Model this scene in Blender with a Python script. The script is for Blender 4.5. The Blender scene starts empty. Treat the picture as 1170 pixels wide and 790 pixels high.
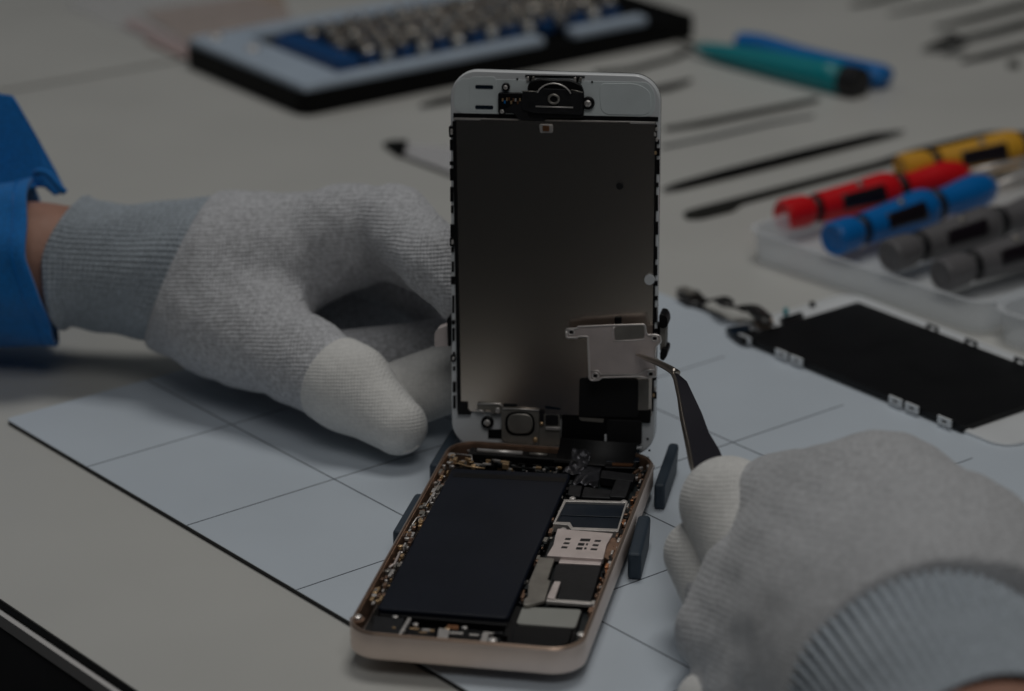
import bpy, bmesh, math, random
import numpy as np
from mathutils import Matrix, Vector
rnd = random.Random(7)
S = 0.001                      # everything below is in millimetres
SC = bpy.context.scene
COL = SC.collection
W, H = 1170.0, 790.0

# ------------------------------------------------------------------ camera
def rot(rx, ry, rz):
    c, s = math.cos, math.sin
    X = np.array([[1,0,0],[0,c(rx),-s(rx)],[0,s(rx),c(rx)]])
    Y = np.array([[c(ry),0,s(ry)],[0,1,0],[-s(ry),0,c(ry)]])
    Z = np.array([[c(rz),-s(rz),0],[s(rz),c(rz),0],[0,0,1]])
    return Z @ Y @ X
CAM = np.array([141.892, -626.832, 333.787])
CR = (math.radians(68.994), math.radians(.438), math.radians(11.419))
FP = 3330.258
CM = rot(*CR)
cam = bpy.data.cameras.new('camera'); camo = bpy.data.objects.new('camera', cam); COL.objects.link(camo)
camo.location = CAM * S; camo.rotation_euler = CR
cam.sensor_width = 36; cam.lens = FP / W * 36; cam.clip_start = .02; cam.clip_end = 50
cam.dof.use_dof = True; cam.dof.focus_distance = .785; cam.dof.aperture_fstop = 9.8; cam.dof.aperture_blades = 0
SC.camera = camo

def ray(px, py): return CM @ np.array([(px - W/2)/FP, -(py - H/2)/FP, -1.])
def at(px, py, z=-1.5):        # point of the horizontal plane z
    r = ray(px, py); return CAM + (z - CAM[2])/r[2]*r
def aty(px, py, y):            # point of the upright plane y
    r = ray(px, py); return CAM + (y - CAM[1])/r[1]*r
def dp(px, py, d): return CAM + d*ray(px, py)

class Frame:
    def __init__(s, o, M): s.o = np.array(o, float); s.M = np.array(M)
    def hit(s, px, py, ax, c):
        o = s.M.T @ (CAM - s.o); r = s.M.T @ ray(px, py)
        return o + (c - o[ax])/r[ax]*r
    def mat(s):
        m = Matrix([[*s.M[i], s.o[i]*S] for i in range(3)] + [[0,0,0,1]]); return m
BODY = Frame([.358, -2.073, 10.461], rot(0, 0, .002))
SCR = Frame([-.82, 126.23, 7.0], rot(0,0,.043) @ rot(-.10,0,0) @ rot(0,-.006,0))

# ------------------------------------------------------------------ materials
def mat(name, col, rough=.5, metal=0, var=0, vscale=60, bump=0, bscale=400, coat=0, spec=None, trans=0, alpha=1, sheen=0, detail=3, stretch=None, ior=None):
    m = bpy.data.materials.new(name); m.use_nodes = True
    n, l = m.node_tree.nodes, m.node_tree.links
    b = n['Principled BSDF']
    b.inputs['Base Color'].default_value = (*col, 1); b.inputs['Roughness'].default_value = rough
    b.inputs['Metallic'].default_value = metal; b.inputs['Coat Weight'].default_value = coat
    if spec is not None: b.inputs['Specular IOR Level'].default_value = spec
    if ior: b.inputs['IOR'].default_value = ior
    b.inputs['Transmission Weight'].default_value = trans; b.inputs['Alpha'].default_value = alpha
    b.inputs['Sheen Weight'].default_value = sheen; b.inputs['Sheen Roughness'].default_value = .5
    tc = n.new('ShaderNodeTexCoord'); src = tc.outputs['Object']
    if stretch:
        mp = n.new('ShaderNodeMapping'); mp.inputs['Scale'].default_value = stretch; l.new(src, mp.inputs['Vector']); src = mp.outputs['Vector']
    if var:
        t = n.new('ShaderNodeTexNoise'); t.inputs['Scale'].default_value = vscale; t.inputs['Detail'].default_value = detail
        l.new(src, t.inputs['Vector'])
        r = n.new('ShaderNodeMapRange'); r.inputs[1].default_value = .3; r.inputs[2].default_value = .7
        r.inputs[3].default_value = 1 - var; r.inputs[4].default_value = 1 + var
        l.new(t.outputs['Fac'], r.inputs[0])
        mx = n.new('ShaderNodeVectorMath'); mx.operation = 'SCALE'; mx.inputs[0].default_value = col
        l.new(r.outputs[0], mx.inputs['Scale']); l.new(mx.outputs[0], b.inputs['Base Color'])
        r2 = n.new('ShaderNodeMapRange'); r2.inputs[3].default_value = max(0, rough - .08); r2.inputs[4].default_value = min(1, rough + .08)
        l.new(t.outputs['Fac'], r2.inputs[0]); l.new(r2.outputs[0], b.inputs['Roughness'])
    if bump:
        t = n.new('ShaderNodeTexNoise'); t.inputs['Scale'].default_value = bscale; t.inputs['Detail'].default_value = 4
        l.new(src, t.inputs['Vector'])
        bp = n.new('ShaderNodeBump'); bp.inputs['Strength'].default_value = 1; bp.inputs['Distance'].default_value = bump*S
        l.new(t.outputs['Fac'], bp.inputs['Height']); l.new(bp.outputs[0], b.inputs['Normal'])
    return m

def knit(name, col, pitch=1.15, depth=.17, var=.13, rotz=0., fuzz=.3, cross=1.):
    """melange knit: yarn speckle, rows and wales as bump"""
    m = bpy.data.materials.new(name); m.use_nodes = True
    n, l = m.node_tree.nodes, m.node_tree.links; b = n['Principled BSDF']
    b.inputs['Roughness'].default_value = .95; b.inputs['Specular IOR Level'].default_value = .12
    b.inputs['Sheen Weight'].default_value = fuzz; b.inputs['Sheen Roughness'].default_value = .6
    tc = n.new('ShaderNodeTexCoord'); mp = n.new('ShaderNodeMapping'); mp.inputs['Rotation'].default_value = (.25, .1, rotz)
    l.new(tc.outputs['Object'], mp.inputs['Vector']); v = mp.outputs['Vector']
    heights = []
    for d, wgt, k in (('Z', 1., 1.), ('X', cross, 1.15)):
        w = n.new('ShaderNodeTexWave'); w.bands_direction = d; w.inputs['Scale'].default_value = 314.159*k/pitch
        w.inputs['Distortion'].default_value = 3.2; w.inputs['Detail'].default_value = 2; w.inputs['Detail Scale'].default_value = .35
        l.new(v, w.inputs['Vector']); mu = n.new('ShaderNodeMath'); mu.operation = 'MULTIPLY'; mu.inputs[1].default_value = wgt
        l.new(w.outputs['Fac'], mu.inputs[0]); heights.append(mu.outputs[0])
    ns = n.new('ShaderNodeTexNoise'); ns.inputs['Scale'].default_value = 1500; ns.inputs['Detail'].default_value = 2; l.new(v, ns.inputs['Vector'])
    a = n.new('ShaderNodeMath'); a.operation = 'ADD'; l.new(heights[0], a.inputs[0]); l.new(heights[1], a.inputs[1])
    a2 = n.new('ShaderNodeMath'); a2.operation = 'ADD'; l.new(a.outputs[0], a2.inputs[0]); l.new(ns.outputs['Fac'], a2.inputs[1])
    bp = n.new('ShaderNodeBump'); bp.inputs['Strength'].default_value = 1; bp.inputs['Distance'].default_value = depth*S
    l.new(a2.outputs[0], bp.inputs['Height'])
    # soft folds in the cloth
    nf = n.new('ShaderNodeTexNoise'); nf.inputs['Scale'].default_value = 70; nf.inputs['Detail'].default_value = 2; l.new(v, nf.inputs['Vector'])
    bf = n.new('ShaderNodeBump'); bf.inputs['Strength'].default_value = 1; bf.inputs['Distance'].default_value = 1.1*S
    l.new(nf.outputs['Fac'], bf.inputs['Height']); l.new(bf.outputs[0], bp.inputs['Normal']); l.new(bp.outputs[0], b.inputs['Normal'])
    # melange colour: two noise sizes
    n1 = n.new('ShaderNodeTexNoise'); n1.inputs['Scale'].default_value = 850; n1.inputs['Detail'].default_value = 3; l.new(v, n1.inputs['Vector'])
    n2 = n.new('ShaderNodeTexNoise'); n2.inputs['Scale'].default_value = 45; l.new(v, n2.inputs['Vector'])
    ad = n.new('ShaderNodeMath'); ad.operation = 'MULTIPLY_ADD'; ad.inputs[1].default_value = .14; l.new(n2.outputs['Fac'], ad.inputs[0]); l.new(n1.outputs['Fac'], ad.inputs[2])
    r = n.new('ShaderNodeMapRange'); r.inputs[1].default_value = .38; r.inputs[2].default_value = .76; r.inputs[3].default_value = 1 - var; r.inputs[4].default_value = 1 + var
    l.new(ad.outputs[0], r.inputs[0])
    mx = n.new('ShaderNodeVectorMath'); mx.operation = 'SCALE'; mx.inputs[0].default_value = col
    l.new(r.outputs[0], mx.inputs['Scale']); l.new(mx.outputs[0], b.inputs['Base Color'])
    return m

M = {}
def defmats():
    M['table'] = mat('table laminate', (.60,.595,.565), .42, var=.03, vscale=12, bump=.03, bscale=900)
    M['table_edge'] = mat('black edge band', (.002,.002,.002), .6, spec=.1)
    M['rail'] = mat('pale rail', (.62,.60,.59), .5)
    M['apron'] = mat('dark apron', (.075,.075,.08), .6, var=.2, vscale=20)
    M['floor'] = mat('dark floor', (.012,.012,.015), .7, var=.2, vscale=5)
    M['mat'] = mat('mat top', (.63,.695,.765), .45, var=.045, vscale=14, bump=.02, bscale=700)
    M['mat_line'] = mat('mat line', (.03,.04,.06), .6)
    M['mat_core'] = mat('mat core', (.012,.012,.013), .6)
    M['gold'] = mat('rose gold aluminium', (.88,.74,.66), .42, .4, var=.05, vscale=90, bump=.01, bscale=3000)
    M['rim_gold'] = mat('polished gold edge', (.55,.40,.31), .3, .8)
    M['gold_in'] = mat('inner gold aluminium', (.34,.21,.145), .35, .6, var=.25, vscale=350)
    M['white'] = mat('white plastic', (.78,.80,.815), .38, var=.02, vscale=80, coat=.15)
    M['white_in'] = mat('white sheet', (.78,.84,.845), .42, var=.04, vscale=120)
    M['black'] = mat('black plastic', (.004,.004,.005), .45, spec=.3)
    M['black_matt'] = mat('black film', (.004,.004,.005), .6)
    M['battery'] = mat('battery wrap', (.005,.008,.017), .5, spec=.28, var=.15, vscale=40, bump=.03, bscale=120)
    M['dglass'] = mat('dark chip', (.008,.016,.028), .35, spec=.35, var=.2, vscale=100)
    M['dgrey'] = mat('dark grey tape', (.016,.016,.018), .5, spec=.3, var=.3, vscale=500, bump=.05, bscale=900)
    M['foil'] = mat('crinkled foil', (.07,.07,.08), .33, .6, var=.5, vscale=180, bump=.8, bscale=160)
    M['silver'] = mat('silver metal', (.75,.71,.68), .35, .55, var=.1, vscale=300)
    M['silver_d'] = mat('satin steel', (.34,.32,.29), .42, .6, var=.12, vscale=250, bump=.02, bscale=900)
    M['plate'] = mat('bracket steel', (.80,.70,.67), .5, .5, var=.06, vscale=200, bump=.02, bscale=1500)
    M['rim'] = mat('bracket rim', (.85,.80,.77), .4, .6)
    M['brass'] = mat('gold contacts', (.70,.48,.27), .35, .6)
    M['copper'] = mat('copper', (.7,.33,.17), .35, 1)
    M['pcb'] = mat('circuit board', (.012,.016,.018), .5, var=.5, vscale=500)
    M['label'] = mat('grey label', (.36,.36,.33), .55, var=.04, vscale=100)
    M['holder'] = mat('slate silicone', (.028,.045,.066), .55, var=.1, vscale=60, bump=.03, bscale=800)
    M['lcd'] = mat('lcd shield', (.70,.625,.555), .235, 1, bump=.004, bscale=2500)
    M['tweez'] = mat('black coated steel', (.012,.011,.018), .6, 0, spec=.3, bump=.01, bscale=900)
    M['steel'] = mat('polished steel', (.62,.56,.50), .28, 1)
    M['blue'] = mat('blue cotton', (.001,.18,.56), .85, var=.18, vscale=1100, bump=.3, bscale=1300, sheen=.2)
    M['skin'] = mat('skin', (.40,.215,.155), .5, var=.12, vscale=90, bump=.25, bscale=220)
    M['knit'] = knit('grey knit', (.58,.585,.61), var=.27)
    M['knit_r'] = knit('grey knit soft', (.52,.525,.54), var=.18, pitch=1.3, depth=.07, rotz=.8)
    M['coat'] = knit('white coated knit', (.80,.79,.765), pitch=1.0, depth=.07, var=.07)
    M['cuff'] = knit('cuff yarn', (.37,.415,.46), pitch=.8, depth=.08, var=.2, cross=.4)
    M['cuffline'] = mat('cuff seam thread', (.02,.022,.03), .9)
    M['case'] = mat('case black plastic', (.003,.003,.003), .6, spec=.15)
    M['case_blue'] = mat('pale blue frame', (.50,.59,.70), .4, var=.03)
    M['rack'] = mat('blue rack plastic', (.008,.07,.22), .45, var=.1)
    M['bit'] = mat('bit steel', (.85,.80,.72), .25, .75)
    M['bit_d'] = mat('bit bronze', (.42,.33,.27), .4, 1)
    M['red'] = mat('red plastic', (.74,.008,.014), .35)
    M['bplastic'] = mat('blue plastic', (.002,.16,.50), .35)
    M['gplastic'] = mat('grey plastic', (.14,.135,.14), .4)
    M['yellow'] = mat('yellow plastic', (.72,.37,.03), .38)
    M['grip'] = mat('black rubber', (.008,.008,.010), .5)
    M['window'] = mat('dark window', (.012,.008,.012), .3)
    M['teal'] = mat('teal plastic', (.001,.26,.30), .35)
    M['dblue'] = mat('deep blue plastic', (.002,.17,.52), .4)
    M['spudger'] = mat('black nylon', (.004,.004,.004), .6, spec=.15)
    M['olive'] = mat('dark tool steel', (.022,.022,.018), .55, .3)
    M['clear'] = mat('frosted clear plastic', (.88,.91,.94), .22, trans=.0, alpha=.42, spec=.6)
    M['film'] = mat('clear bag film', (.80,.79,.85), .3, alpha=.22)
    M['tan'] = mat('tan card', (.42,.33,.27), .7)
    M['pink'] = mat('pink print', (.50,.36,.33), .7)
    M['disp'] = mat('display back', (.006,.006,.007), .45, spec=.25, var=.1, vscale=60)
    M['flexb'] = mat('flex ribbon', (.012,.010,.009), .4)
defmats()

# ------------------------------------------------------------------ mesh helpers
def attach(o, parent):         # children of a plain located Empty are modelled in world coordinates
    if parent is None: return
    o.parent = parent
    if parent.type == 'EMPTY' and parent.get('_w'): o.matrix_parent_inverse = Matrix.Translation(parent.location).inverted()
def link(name, verts, faces, m, parent=None, smooth=False, bevel=0, mats=None, fmi=None, segs=2, weld=True):
    me = bpy.data.meshes.new(name)
    me.from_pydata([tuple(float(c)*S for c in v) for v in verts], [], faces)
    if fmi is not None: me.polygons.foreach_set('material_index', fmi)
    bm = bmesh.new(); bm.from_mesh(me)
    bmesh.ops.recalc_face_normals(bm, faces=bm.faces); bm.to_mesh(me); bm.free()
    for x in (mats or [m]): me.materials.append(x)
    if smooth: me.polygons.foreach_set('use_smooth', [True]*len(me.polygons))
    o = bpy.data.objects.new(name, me); COL.objects.link(o)
    attach(o, parent)
    if bevel:
        b = o.modifiers.new('bevel', 'BEVEL'); b.width = bevel*S; b.segments = segs; b.limit_method = 'ANGLE'; b.angle_limit = math.radians(35)
    me.update()
    return o
def smooth_angle(o, deg=40):
    me = o.data; me.polygons.foreach_set('use_smooth', [True]*len(me.polygons))
    try: me.set_sharp_from_angle(angle=math.radians(deg))
    except Exception: pass
    return o
class MB:
    def __init__(s): s.v = []; s.f = []
    def add(s, v, f):
        k = len(s.v); s.v += [tuple(map(float, p)) for p in v]; s.f += [tuple(i + k for i in q) for q in f]; return s
    def box(s, c, d, R=None):
        c = np.array(c, float); d = np.array(d, float)/2
        vs = [np.array([x, y, z])*d for x in (-1,1) for y in (-1,1) for z in (-1,1)]
        if R is not None: vs = [R @ q for q in vs]
        return s.add([q + c for q in vs], [(0,1,3,2),(4,6,7,5),(0,4,5,1),(2,3,7,6),(0,2,6,4),(1,5,7,3)])
    def prism(s, pts, lo, hi, ax=2, T=None):
        n = len(pts)
        def P(p, h):
            q = (p[0], p[1], h) if ax == 2 else (p[0], -h, p[1])
            return T(q) if T else q
        return s.add([P(p, lo) for p in pts] + [P(p, hi) for p in pts],
            [tuple(range(n))[::-1], tuple(range(n, 2*n))] + [(i, (i+1) % n, n + (i+1) % n, n + i) for i in range(n)])
    def ringprism(s, a, b, lo, hi, ax=2):
        n = len(a); P = (lambda p, h: (p[0], p[1], h)) if ax == 2 else (lambda p, h: (p[0], -h, p[1]))
        vs = [P(p, lo) for p in a] + [P(p, hi) for p in a] + [P(p, lo) for p in b] + [P(p, hi) for p in b]
        f = []
        for i in range(n):
            j = (i+1) % n
            f += [(i, j, n+j, n+i), (2*n+i, 3*n+i, 3*n+j, 2*n+j), (n+i, n+j, 3*n+j, 3*n+i), (i, 2*n+i, 2*n+j, j)]
        return s.add(vs, f)
    def loops(s, L, cap0=True, cap1=True, closed=False):
        n = len(L[0]); vs = [p for q in L for p in q]; f = []
        K = len(L)
        for k in range(K if closed else K - 1):
            k2 = (k+1) % K
            for i in range(n):
                j = (i+1) % n; f.append((k*n+i, k*n+j, k2*n+j, k2*n+i))
        if not closed:
            if cap0: f.append(tuple(range(n))[::-1])
            if cap1: f.append(tuple(range((K-1)*n, K*n)))
        return s.add(vs, f)
    def lathe(s, a, d, prof, n=20, sq=(1,1), up=(0,0,1), caps=True):
        """prof: list of (distance along, radius)"""
        a = np.array(a, float); d = np.array(d, float); d /= np.linalg.norm(d)
        if abs(float(np.dot(up, d))) > .99: up = (0,1,0)
        u = np.cross(up, d); u /= np.linalg.norm(u); w = np.cross(d, u)
        return s.loops([[a + d*t + r*(sq[0]*u*math.cos(2*math.pi*i/n) + sq[1]*w*math.sin(2*math.pi*i/n)) for i in range(n)] for t, r in prof], caps, caps)
    def tube(s, pts, rad, n=10, sq=(1,1), up=(0,0,1)):
        pts = [np.array(p, float) for p in pts]
        if not hasattr(rad, '__len__'): rad = [rad]*len(pts)
        L = []
        for k, p in enumerate(pts):
            d = pts[min(k+1, len(pts)-1)] - pts[max(k-1, 0)]; d /= np.linalg.norm(d)
            u = np.cross(up, d); u /= (np.linalg.norm(u) + 1e-9); w = np.cross(d, u)
            L.append([p + rad[k]*(sq[0]*u*math.cos(2*math.pi*i/n) + sq[1]*w*math.sin(2*math.pi*i/n)) for i in range(n)])
        return s.loops(L)
    def build(s, name, m, parent=None, **k): return link(name, s.v, s.f, m, parent, **k)

def rr(w, h, r, n=8, cx=0, cy=0):
    out = []
    for sx, sy, a0 in ((1,1,0),(-1,1,90),(-1,-1,180),(1,-1,270)):
        for i in range(n + 1):
            a = math.radians(a0 + 90*i/n)
            out.append((cx + sx*(w/2 - r) + r*math.cos(a), cy + sy*(h/2 - r) + r*math.sin(a)))
    return out
def rpoly(pts, r, n=4):
    out = []; N = len(pts); pts = [np.array(p, float) for p in pts]
    for i in range(N):
        p, a, b = pts[i], pts[i-1], pts[(i+1) % N]
        da, db = np.linalg.norm(a-p), np.linalg.norm(b-p); q = min(r, da*.45, db*.45)
        A = p + (a-p)/da*q; B = p + (b-p)/db*q
        for k in range(n + 1):
            t = k/n; out.append(tuple((1-t)**2*A + 2*t*(1-t)*p + t*t*B))
    return out
def catmull(pts, m=8):
    P = [np.array(p, float) for p in pts]; P = [2*P[0]-P[1]] + P + [2*P[-1]-P[-2]]; out = []
    for i in range(1, len(P)-2):
        for k in range(m):
            t = k/m; a, b, c, d = P[i-1:i+3]
            out.append(.5*((2*b) + (c-a)*t + (2*a-5*b+4*c-d)*t*t + (-a+3*b-3*c+d)*t**3))
    out.append(P[-2]); return out

def empty(name, frame=None, loc=(0,0,0)):
    o = bpy.data.objects.new(name, None); COL.objects.link(o); o.empty_display_size = .01
    if frame is not None: o.matrix_world = frame.mat()
    else: o.location = [c*S for c in loc]; o['_w'] = 1
    return o
def tag(o, label=None, cat=None, group=None, kind=None):
    if label: o['label'] = label
    if cat: o['category'] = cat
    if group: o['group'] = group
    if kind: o['kind'] = kind
    return o

# ------------------------------------------------------------------ smooth-union bodies (hands)
def seg(P, a, b, r1, r2):
    a = np.array(a, np.float32); b = np.array(b, np.float32); ba = b - a
    h = np.clip(((P - a) @ ba)/float(ba @ ba), 0, 1)
    return np.linalg.norm(P - a - h[..., None]*ba, axis=-1) - (r1 + (r2 - r1)*h)
def smin(a, b, k):
    h = np.clip(.5 + .5*(b - a)/k, 0, 1); return b + (a - b)*h - k*h*(1 - h)
def smax(a, b, k): return -smin(-a, -b, k)
def surface(fn, lo, hi, step):
    lo = np.array(lo, np.float32); hi = np.array(hi, np.float32)
    n = np.ceil((hi - lo)/step).astype(int) + 1
    ax = [lo[i] + step*np.arange(n[i], dtype=np.float32) for i in range(3)]
    F = np.empty(n, np.float32)
    for i in range(0, n[0], 24):
        G = np.stack(np.meshgrid(ax[0][i:i+24], ax[1], ax[2], indexing='ij'), -1); F[i:i+24] = fn(G)
    ins = F < 0
    c = [ins[a:n[0]-1+a, b:n[1]-1+b, d:n[2]-1+d] for a in (0,1) for b in (0,1) for d in (0,1)]
    s = sum(x.astype(np.int8) for x in c); act = (s > 0) & (s < 8)
    idx = -np.ones(act.shape, np.int64); cells = np.argwhere(act); idx[act] = np.arange(len(cells))
    acc = np.zeros((len(cells), 3)); cnt = np.zeros(len(cells))
    corners = [(a,b,d) for a in (0,1) for b in (0,1) for d in (0,1)]
    for p in range(8):
        for q in range(p+1, 8):
            A, B = np.array(corners[p]), np.array(corners[q])
            if abs(A - B).sum() != 1: continue
            fa = F[tuple((cells + A).T)]; fb = F[tuple((cells + B).T)]; m = (fa < 0) != (fb < 0)
            t = np.where(m, fa/(fa - fb + 1e-12), 0)
            acc[m] += (cells[m] + A + t[m][:, None]*(B - A)); cnt[m] += 1
    V = lo + step*(acc/cnt[:, None]); faces = []
    for a in range(3):
        b, d = [(1,2),(2,0),(0,1)][a]
        sl0 = [slice(1, -1)]*3; sl0[a] = slice(0, n[a]-1)
        f0 = ins[tuple(sl0)]; sl1 = list(sl0); sl1[a] = slice(1, n[a]); f1 = ins[tuple(sl1)]
        e = np.argwhere(f0 != f1)
        if not len(e): continue
        off = np.ones(3, int); off[a] = 0; e = e + off
        B = np.zeros(3, int); B[b] = 1; D = np.zeros(3, int); D[d] = 1
        q = np.stack([idx[tuple((e - B - D).T)], idx[tuple((e - D).T)], idx[tuple(e.T)], idx[tuple((e - B).T)]], 1)
        fl = ins[tuple(e.T)]; q[~fl] = q[~fl][:, ::-1]; faces.append(q)
    return V, np.concatenate(faces)
def body_mesh(name, fn, lo, hi, step, m, parent, iters=2):
    V, Fc = surface(fn, lo, hi, step)
    for _ in range(iters):     # light Laplacian pass
        acc = np.zeros_like(V); cnt = np.zeros(len(V))
        for k in range(4):
            np.add.at(acc, Fc[:, k], V[Fc[:, (k+1) % 4]] + V[Fc[:, k-1]]); np.add.at(cnt, Fc[:, k], 2)
        V = .5*V + .5*acc/cnt[:, None]
    me = bpy.data.meshes.new(name); me.from_pydata((V*S).tolist(), [], Fc.tolist()); me.materials.append(m)
    me.polygons.foreach_set('use_smooth', [True]*len(me.polygons))
    o = bpy.data.objects.new(name, me); COL.objects.link(o); attach(o, parent); me.update()
    return o
# ================================================================== PHONE BODY
phone = tag(empty('opened_phone', BODY), 'opened rose-gold phone housing lying on the mat, dark battery and circuit board exposed', 'phone')
BW, BL, BR_ = 59.7, 124.6, 8.4
def bloop(off, z): return [(x, y, z) for x, y in rr(BW - 2*off, BL - 2*off, max(BR_ - off, 1), 10, 0, BL/2)]
o = MB().loops([bloop(2.2,-7.55), bloop(.7,-7.45), bloop(.12,-7.0), bloop(0,-6.6), bloop(0,-.8), bloop(.12,-.6)], True, False).build('shell', M['gold'], phone); smooth_angle(o, 50)
o = MB().loops([bloop(.13,-.6), bloop(.55,-.05), bloop(.7,0), bloop(.85,0), bloop(.95,-.2)], False, False).build('polished_rim', M['rim_gold'], phone); smooth_angle(o, 30)
o = MB().loops([bloop(.94,-.19), bloop(1.0,-.45), bloop(1.2,-.5), bloop(1.25,-.7), bloop(1.5,-5.8)], False, False).build('inner_ledge', M['gold_in'], phone); smooth_angle(o, 30)
MB().prism(rr(BW-4.4, BL-4.4, 8.3, 10, 0, BL/2), -6.1, -5.7).build('inner_floor', M['black_matt'], phone)

def bq(pts, z):                # photo points on the plane z of the housing
    return [tuple(BODY.hit(x, y, 2, z)[:2]) for x, y in pts]
def c3(pts): return [(380 + x/2.5475, 480 + y/2.5475) for x, y in pts]
def c4(pts): return [(620 + x/5.267, 480 + y/5.267) for x, y in pts]
def c5(pts): return [(600 + x/5.267, 560 + y/5.267) for x, y in pts]
def c1(pts): return [(380 + x/5.267, 640 + y/5.267) for x, y in pts]
def c2(pts): return [(540 + x/5.267, 640 + y/5.267) for x, y in pts]
def c33(pts): return [(440 + x/5.267, 480 + y/5.267) for x, y in pts]
def bpart(name, pts, z, th, m, r=.6, bevel=.15, parent=None, T=None):
    mb = MB().prism(rpoly(bq(pts, z), r) if r else bq(pts, z), z - th, z)
    return smooth_angle(mb.build(name, M[m], parent or phone, bevel=bevel), 40)

bat = bpart('battery', [(516.5,535), (652.5,541), (580.5,706), (430.5,695)], -1.35, 3.9, 'battery', 1.6, .5)
MB().prism(rpoly(bq([(519,540),(648,546),(646,551),(517,545)], -1.3), .1), -1.4, -1.31).build('wrap_seam', M['black'], bat)
bpart('battery_tail', [(432,694),(581,706),(579.5,715),(434,703)], -2.6, 2.4, 'black', .4)

# --- circuit board side
bpart('circuit_board', [(664,517),(742,522),(668,738),(592,725)], -4.2, 1.0, 'pcb', .6, .05)
bpart('connector_block', c4([(385,190),(580,185),(560,290),(370,285)]), -1.2, 3, 'black', .5)
bpart('connector_cap', c4([(395,175),(585,180),(582,250),(380,250)]), -1.0, .6, 'dglass', .3)
bpart('flex_edge', c4([(420,258),(545,262),(540,276),(418,272)]), -.95, .2, 'copper', .1, 0)
bpart('foam_pad', c4([(355,300),(560,325),(545,370),(345,345)]), -1.1, 2.5, 'dgrey', .5, .2)
bpart('shield_block', c4([(445,345),(540,350),(500,465),(400,460)]), -1.3, 2.5, 'dgrey', .5, .2)
bpart('shield_block', c4([(160,390),(240,395),(225,460),(150,450)]), -1.6, 2.2, 'dgrey', .5, .2)
bpart('shield_block', c4([(250,400),(420,425),(410,470),(232,462)]), -1.7, 2.2, 'dgrey', .5, .2)
# crinkled flex foil
g = []; fc = []; q = bq(c4([(225,215),(370,195),(330,395),(180,385)]), -1.5); NN = 22
for i in range(NN+1):
    for j in range(NN+1):
        u, v = i/NN, j/NN; p = (1-v)*((1-u)*np.array(q[0]) + u*np.array(q[1])) + v*((1-u)*np.array(q[3]) + u*np.array(q[2]))
        g.append((p[0], p[1], -1.6 + .9*math.sin(5*u + 3*v)*math.sin(6*v) + .35*math.sin(17*u*v + 9*v)))
fc = [(a*(NN+1)+b, (a+1)*(NN+1)+b, (a+1)*(NN+1)+b+1, a*(NN+1)+b+1) for a in range(NN) for b in range(NN)]
o = link('flex_foil', g, fc, M['foil'], phone, smooth=True); sd = o.modifiers.new('s', 'SOLIDIFY'); sd.thickness = .15*S
# shield frame with two dark chips
fr_o = c4([(130,478),(512,490),(455,672),(170,658),(150,632),(62,625)]); fr_i = c4([(142,490),(498,500),(450,655),(182,645),(165,615),(80,612)])
a = bq(fr_o, -1.2); b = bq(fr_i, -1.2)
fr = MB().ringprism(a, b, -3.6, -1.2).build('shield_frame', M['silver'], phone, bevel=.06)
bpart('chip', c4([(135,492),(503,505),(475,585),(105,572)]), -1.9, 1.5, 'dglass', .3, .1)
bpart('chip', c4([(100,578),(472,592),(452,655),(185,648),(170,615),(80,608)]), -2.1, 1.5, 'dglass', .3, .1)
for x, y in ((180,468),(490,488),(125,655)): MB().lathe((*bq(c4([(x,y)]), -1.2)[0], -2.2), (0,0,1), [(0,.9),(.9,.9),(1.1,.6)], 14).build('screw', M['silver'], phone, smooth=False)
# card tray cage with slots
cage = bpart('card_cage', c5([(195,232),(530,262),(490,330),(470,415),(130,395),(170,330),(180,280)]), -1.0, 1.6, 'plate', .4, .1)
for pts in ([(245,288),(278,290),(270,302),(238,300)],[(235,314),(270,316),(263,327),(228,325)],[(222,338),(258,340),(250,352),(215,350)],
            [(335,292),(395,294),(388,310),(328,308)],[(322,318),(360,320),(352,336),(314,334)],[(310,343),(348,345),(342,360),(304,358)],
            [(368,320),(380,321),(376,334),(364,333)],[(358,345),(372,346),(368,358),(354,357)],
            [(422,300),(458,302),(452,313),(415,311)],[(410,325),(445,328),(438,339),(403,337)],[(398,350),(436,353),(430,363),(390,361)]):
    bpart('slot', c5(pts), -.97, .2, 'black_matt', .12, 0, cage)
bpart('antenna_block', c5([(520,285),(590,290),(535,425),(505,420),(470,400),(500,320)]), -1.6, 3, 'gold_in', .5)
bpart('lower_strip', c5([(215,408),(462,425),(455,450),(200,438)]), -1.8, 1.5, 'plate', .3)
# silver bracket, black taped chip
bpart('steel_bracket', c5([(85,403),(178,412),(165,450),(135,540),(155,545),(118,665),(20,690),(-12,690),(-5,655),(15,640),(20,560)]), -1.3, 1.0, 'silver_d', .4)
bpart('taped_chip', c5([(185,445),(462,455),(398,668),(190,658),(215,555),(160,540)]), -1.5, 1.8, 'dgrey', .8, .3)
bpart('chip_edge', c5([(130,650),(400,672),(398,688),(125,668)]), -1.6, 1.0, 'silver', .2)
bpart('small_tab', c5([(175,548),(215,550),(178,655),(130,648)]), -1.2, .8, 'plate', .3)
bpart('coil_pad', c2([(220,275),(670,290),(600,520),(180,500)]), -3.1, 1.2, 'black', 1.5)
bpart('grey_label', c2([(300,282),(655,298),(618,408),(262,382)]), -2.4, .6, 'label', 1.2, .1)
bpart('loudspeaker', c2([(245,390),(605,412),(575,500),(500,520),(240,500)]), -1.7, 3, 'black', .8, .2)
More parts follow.
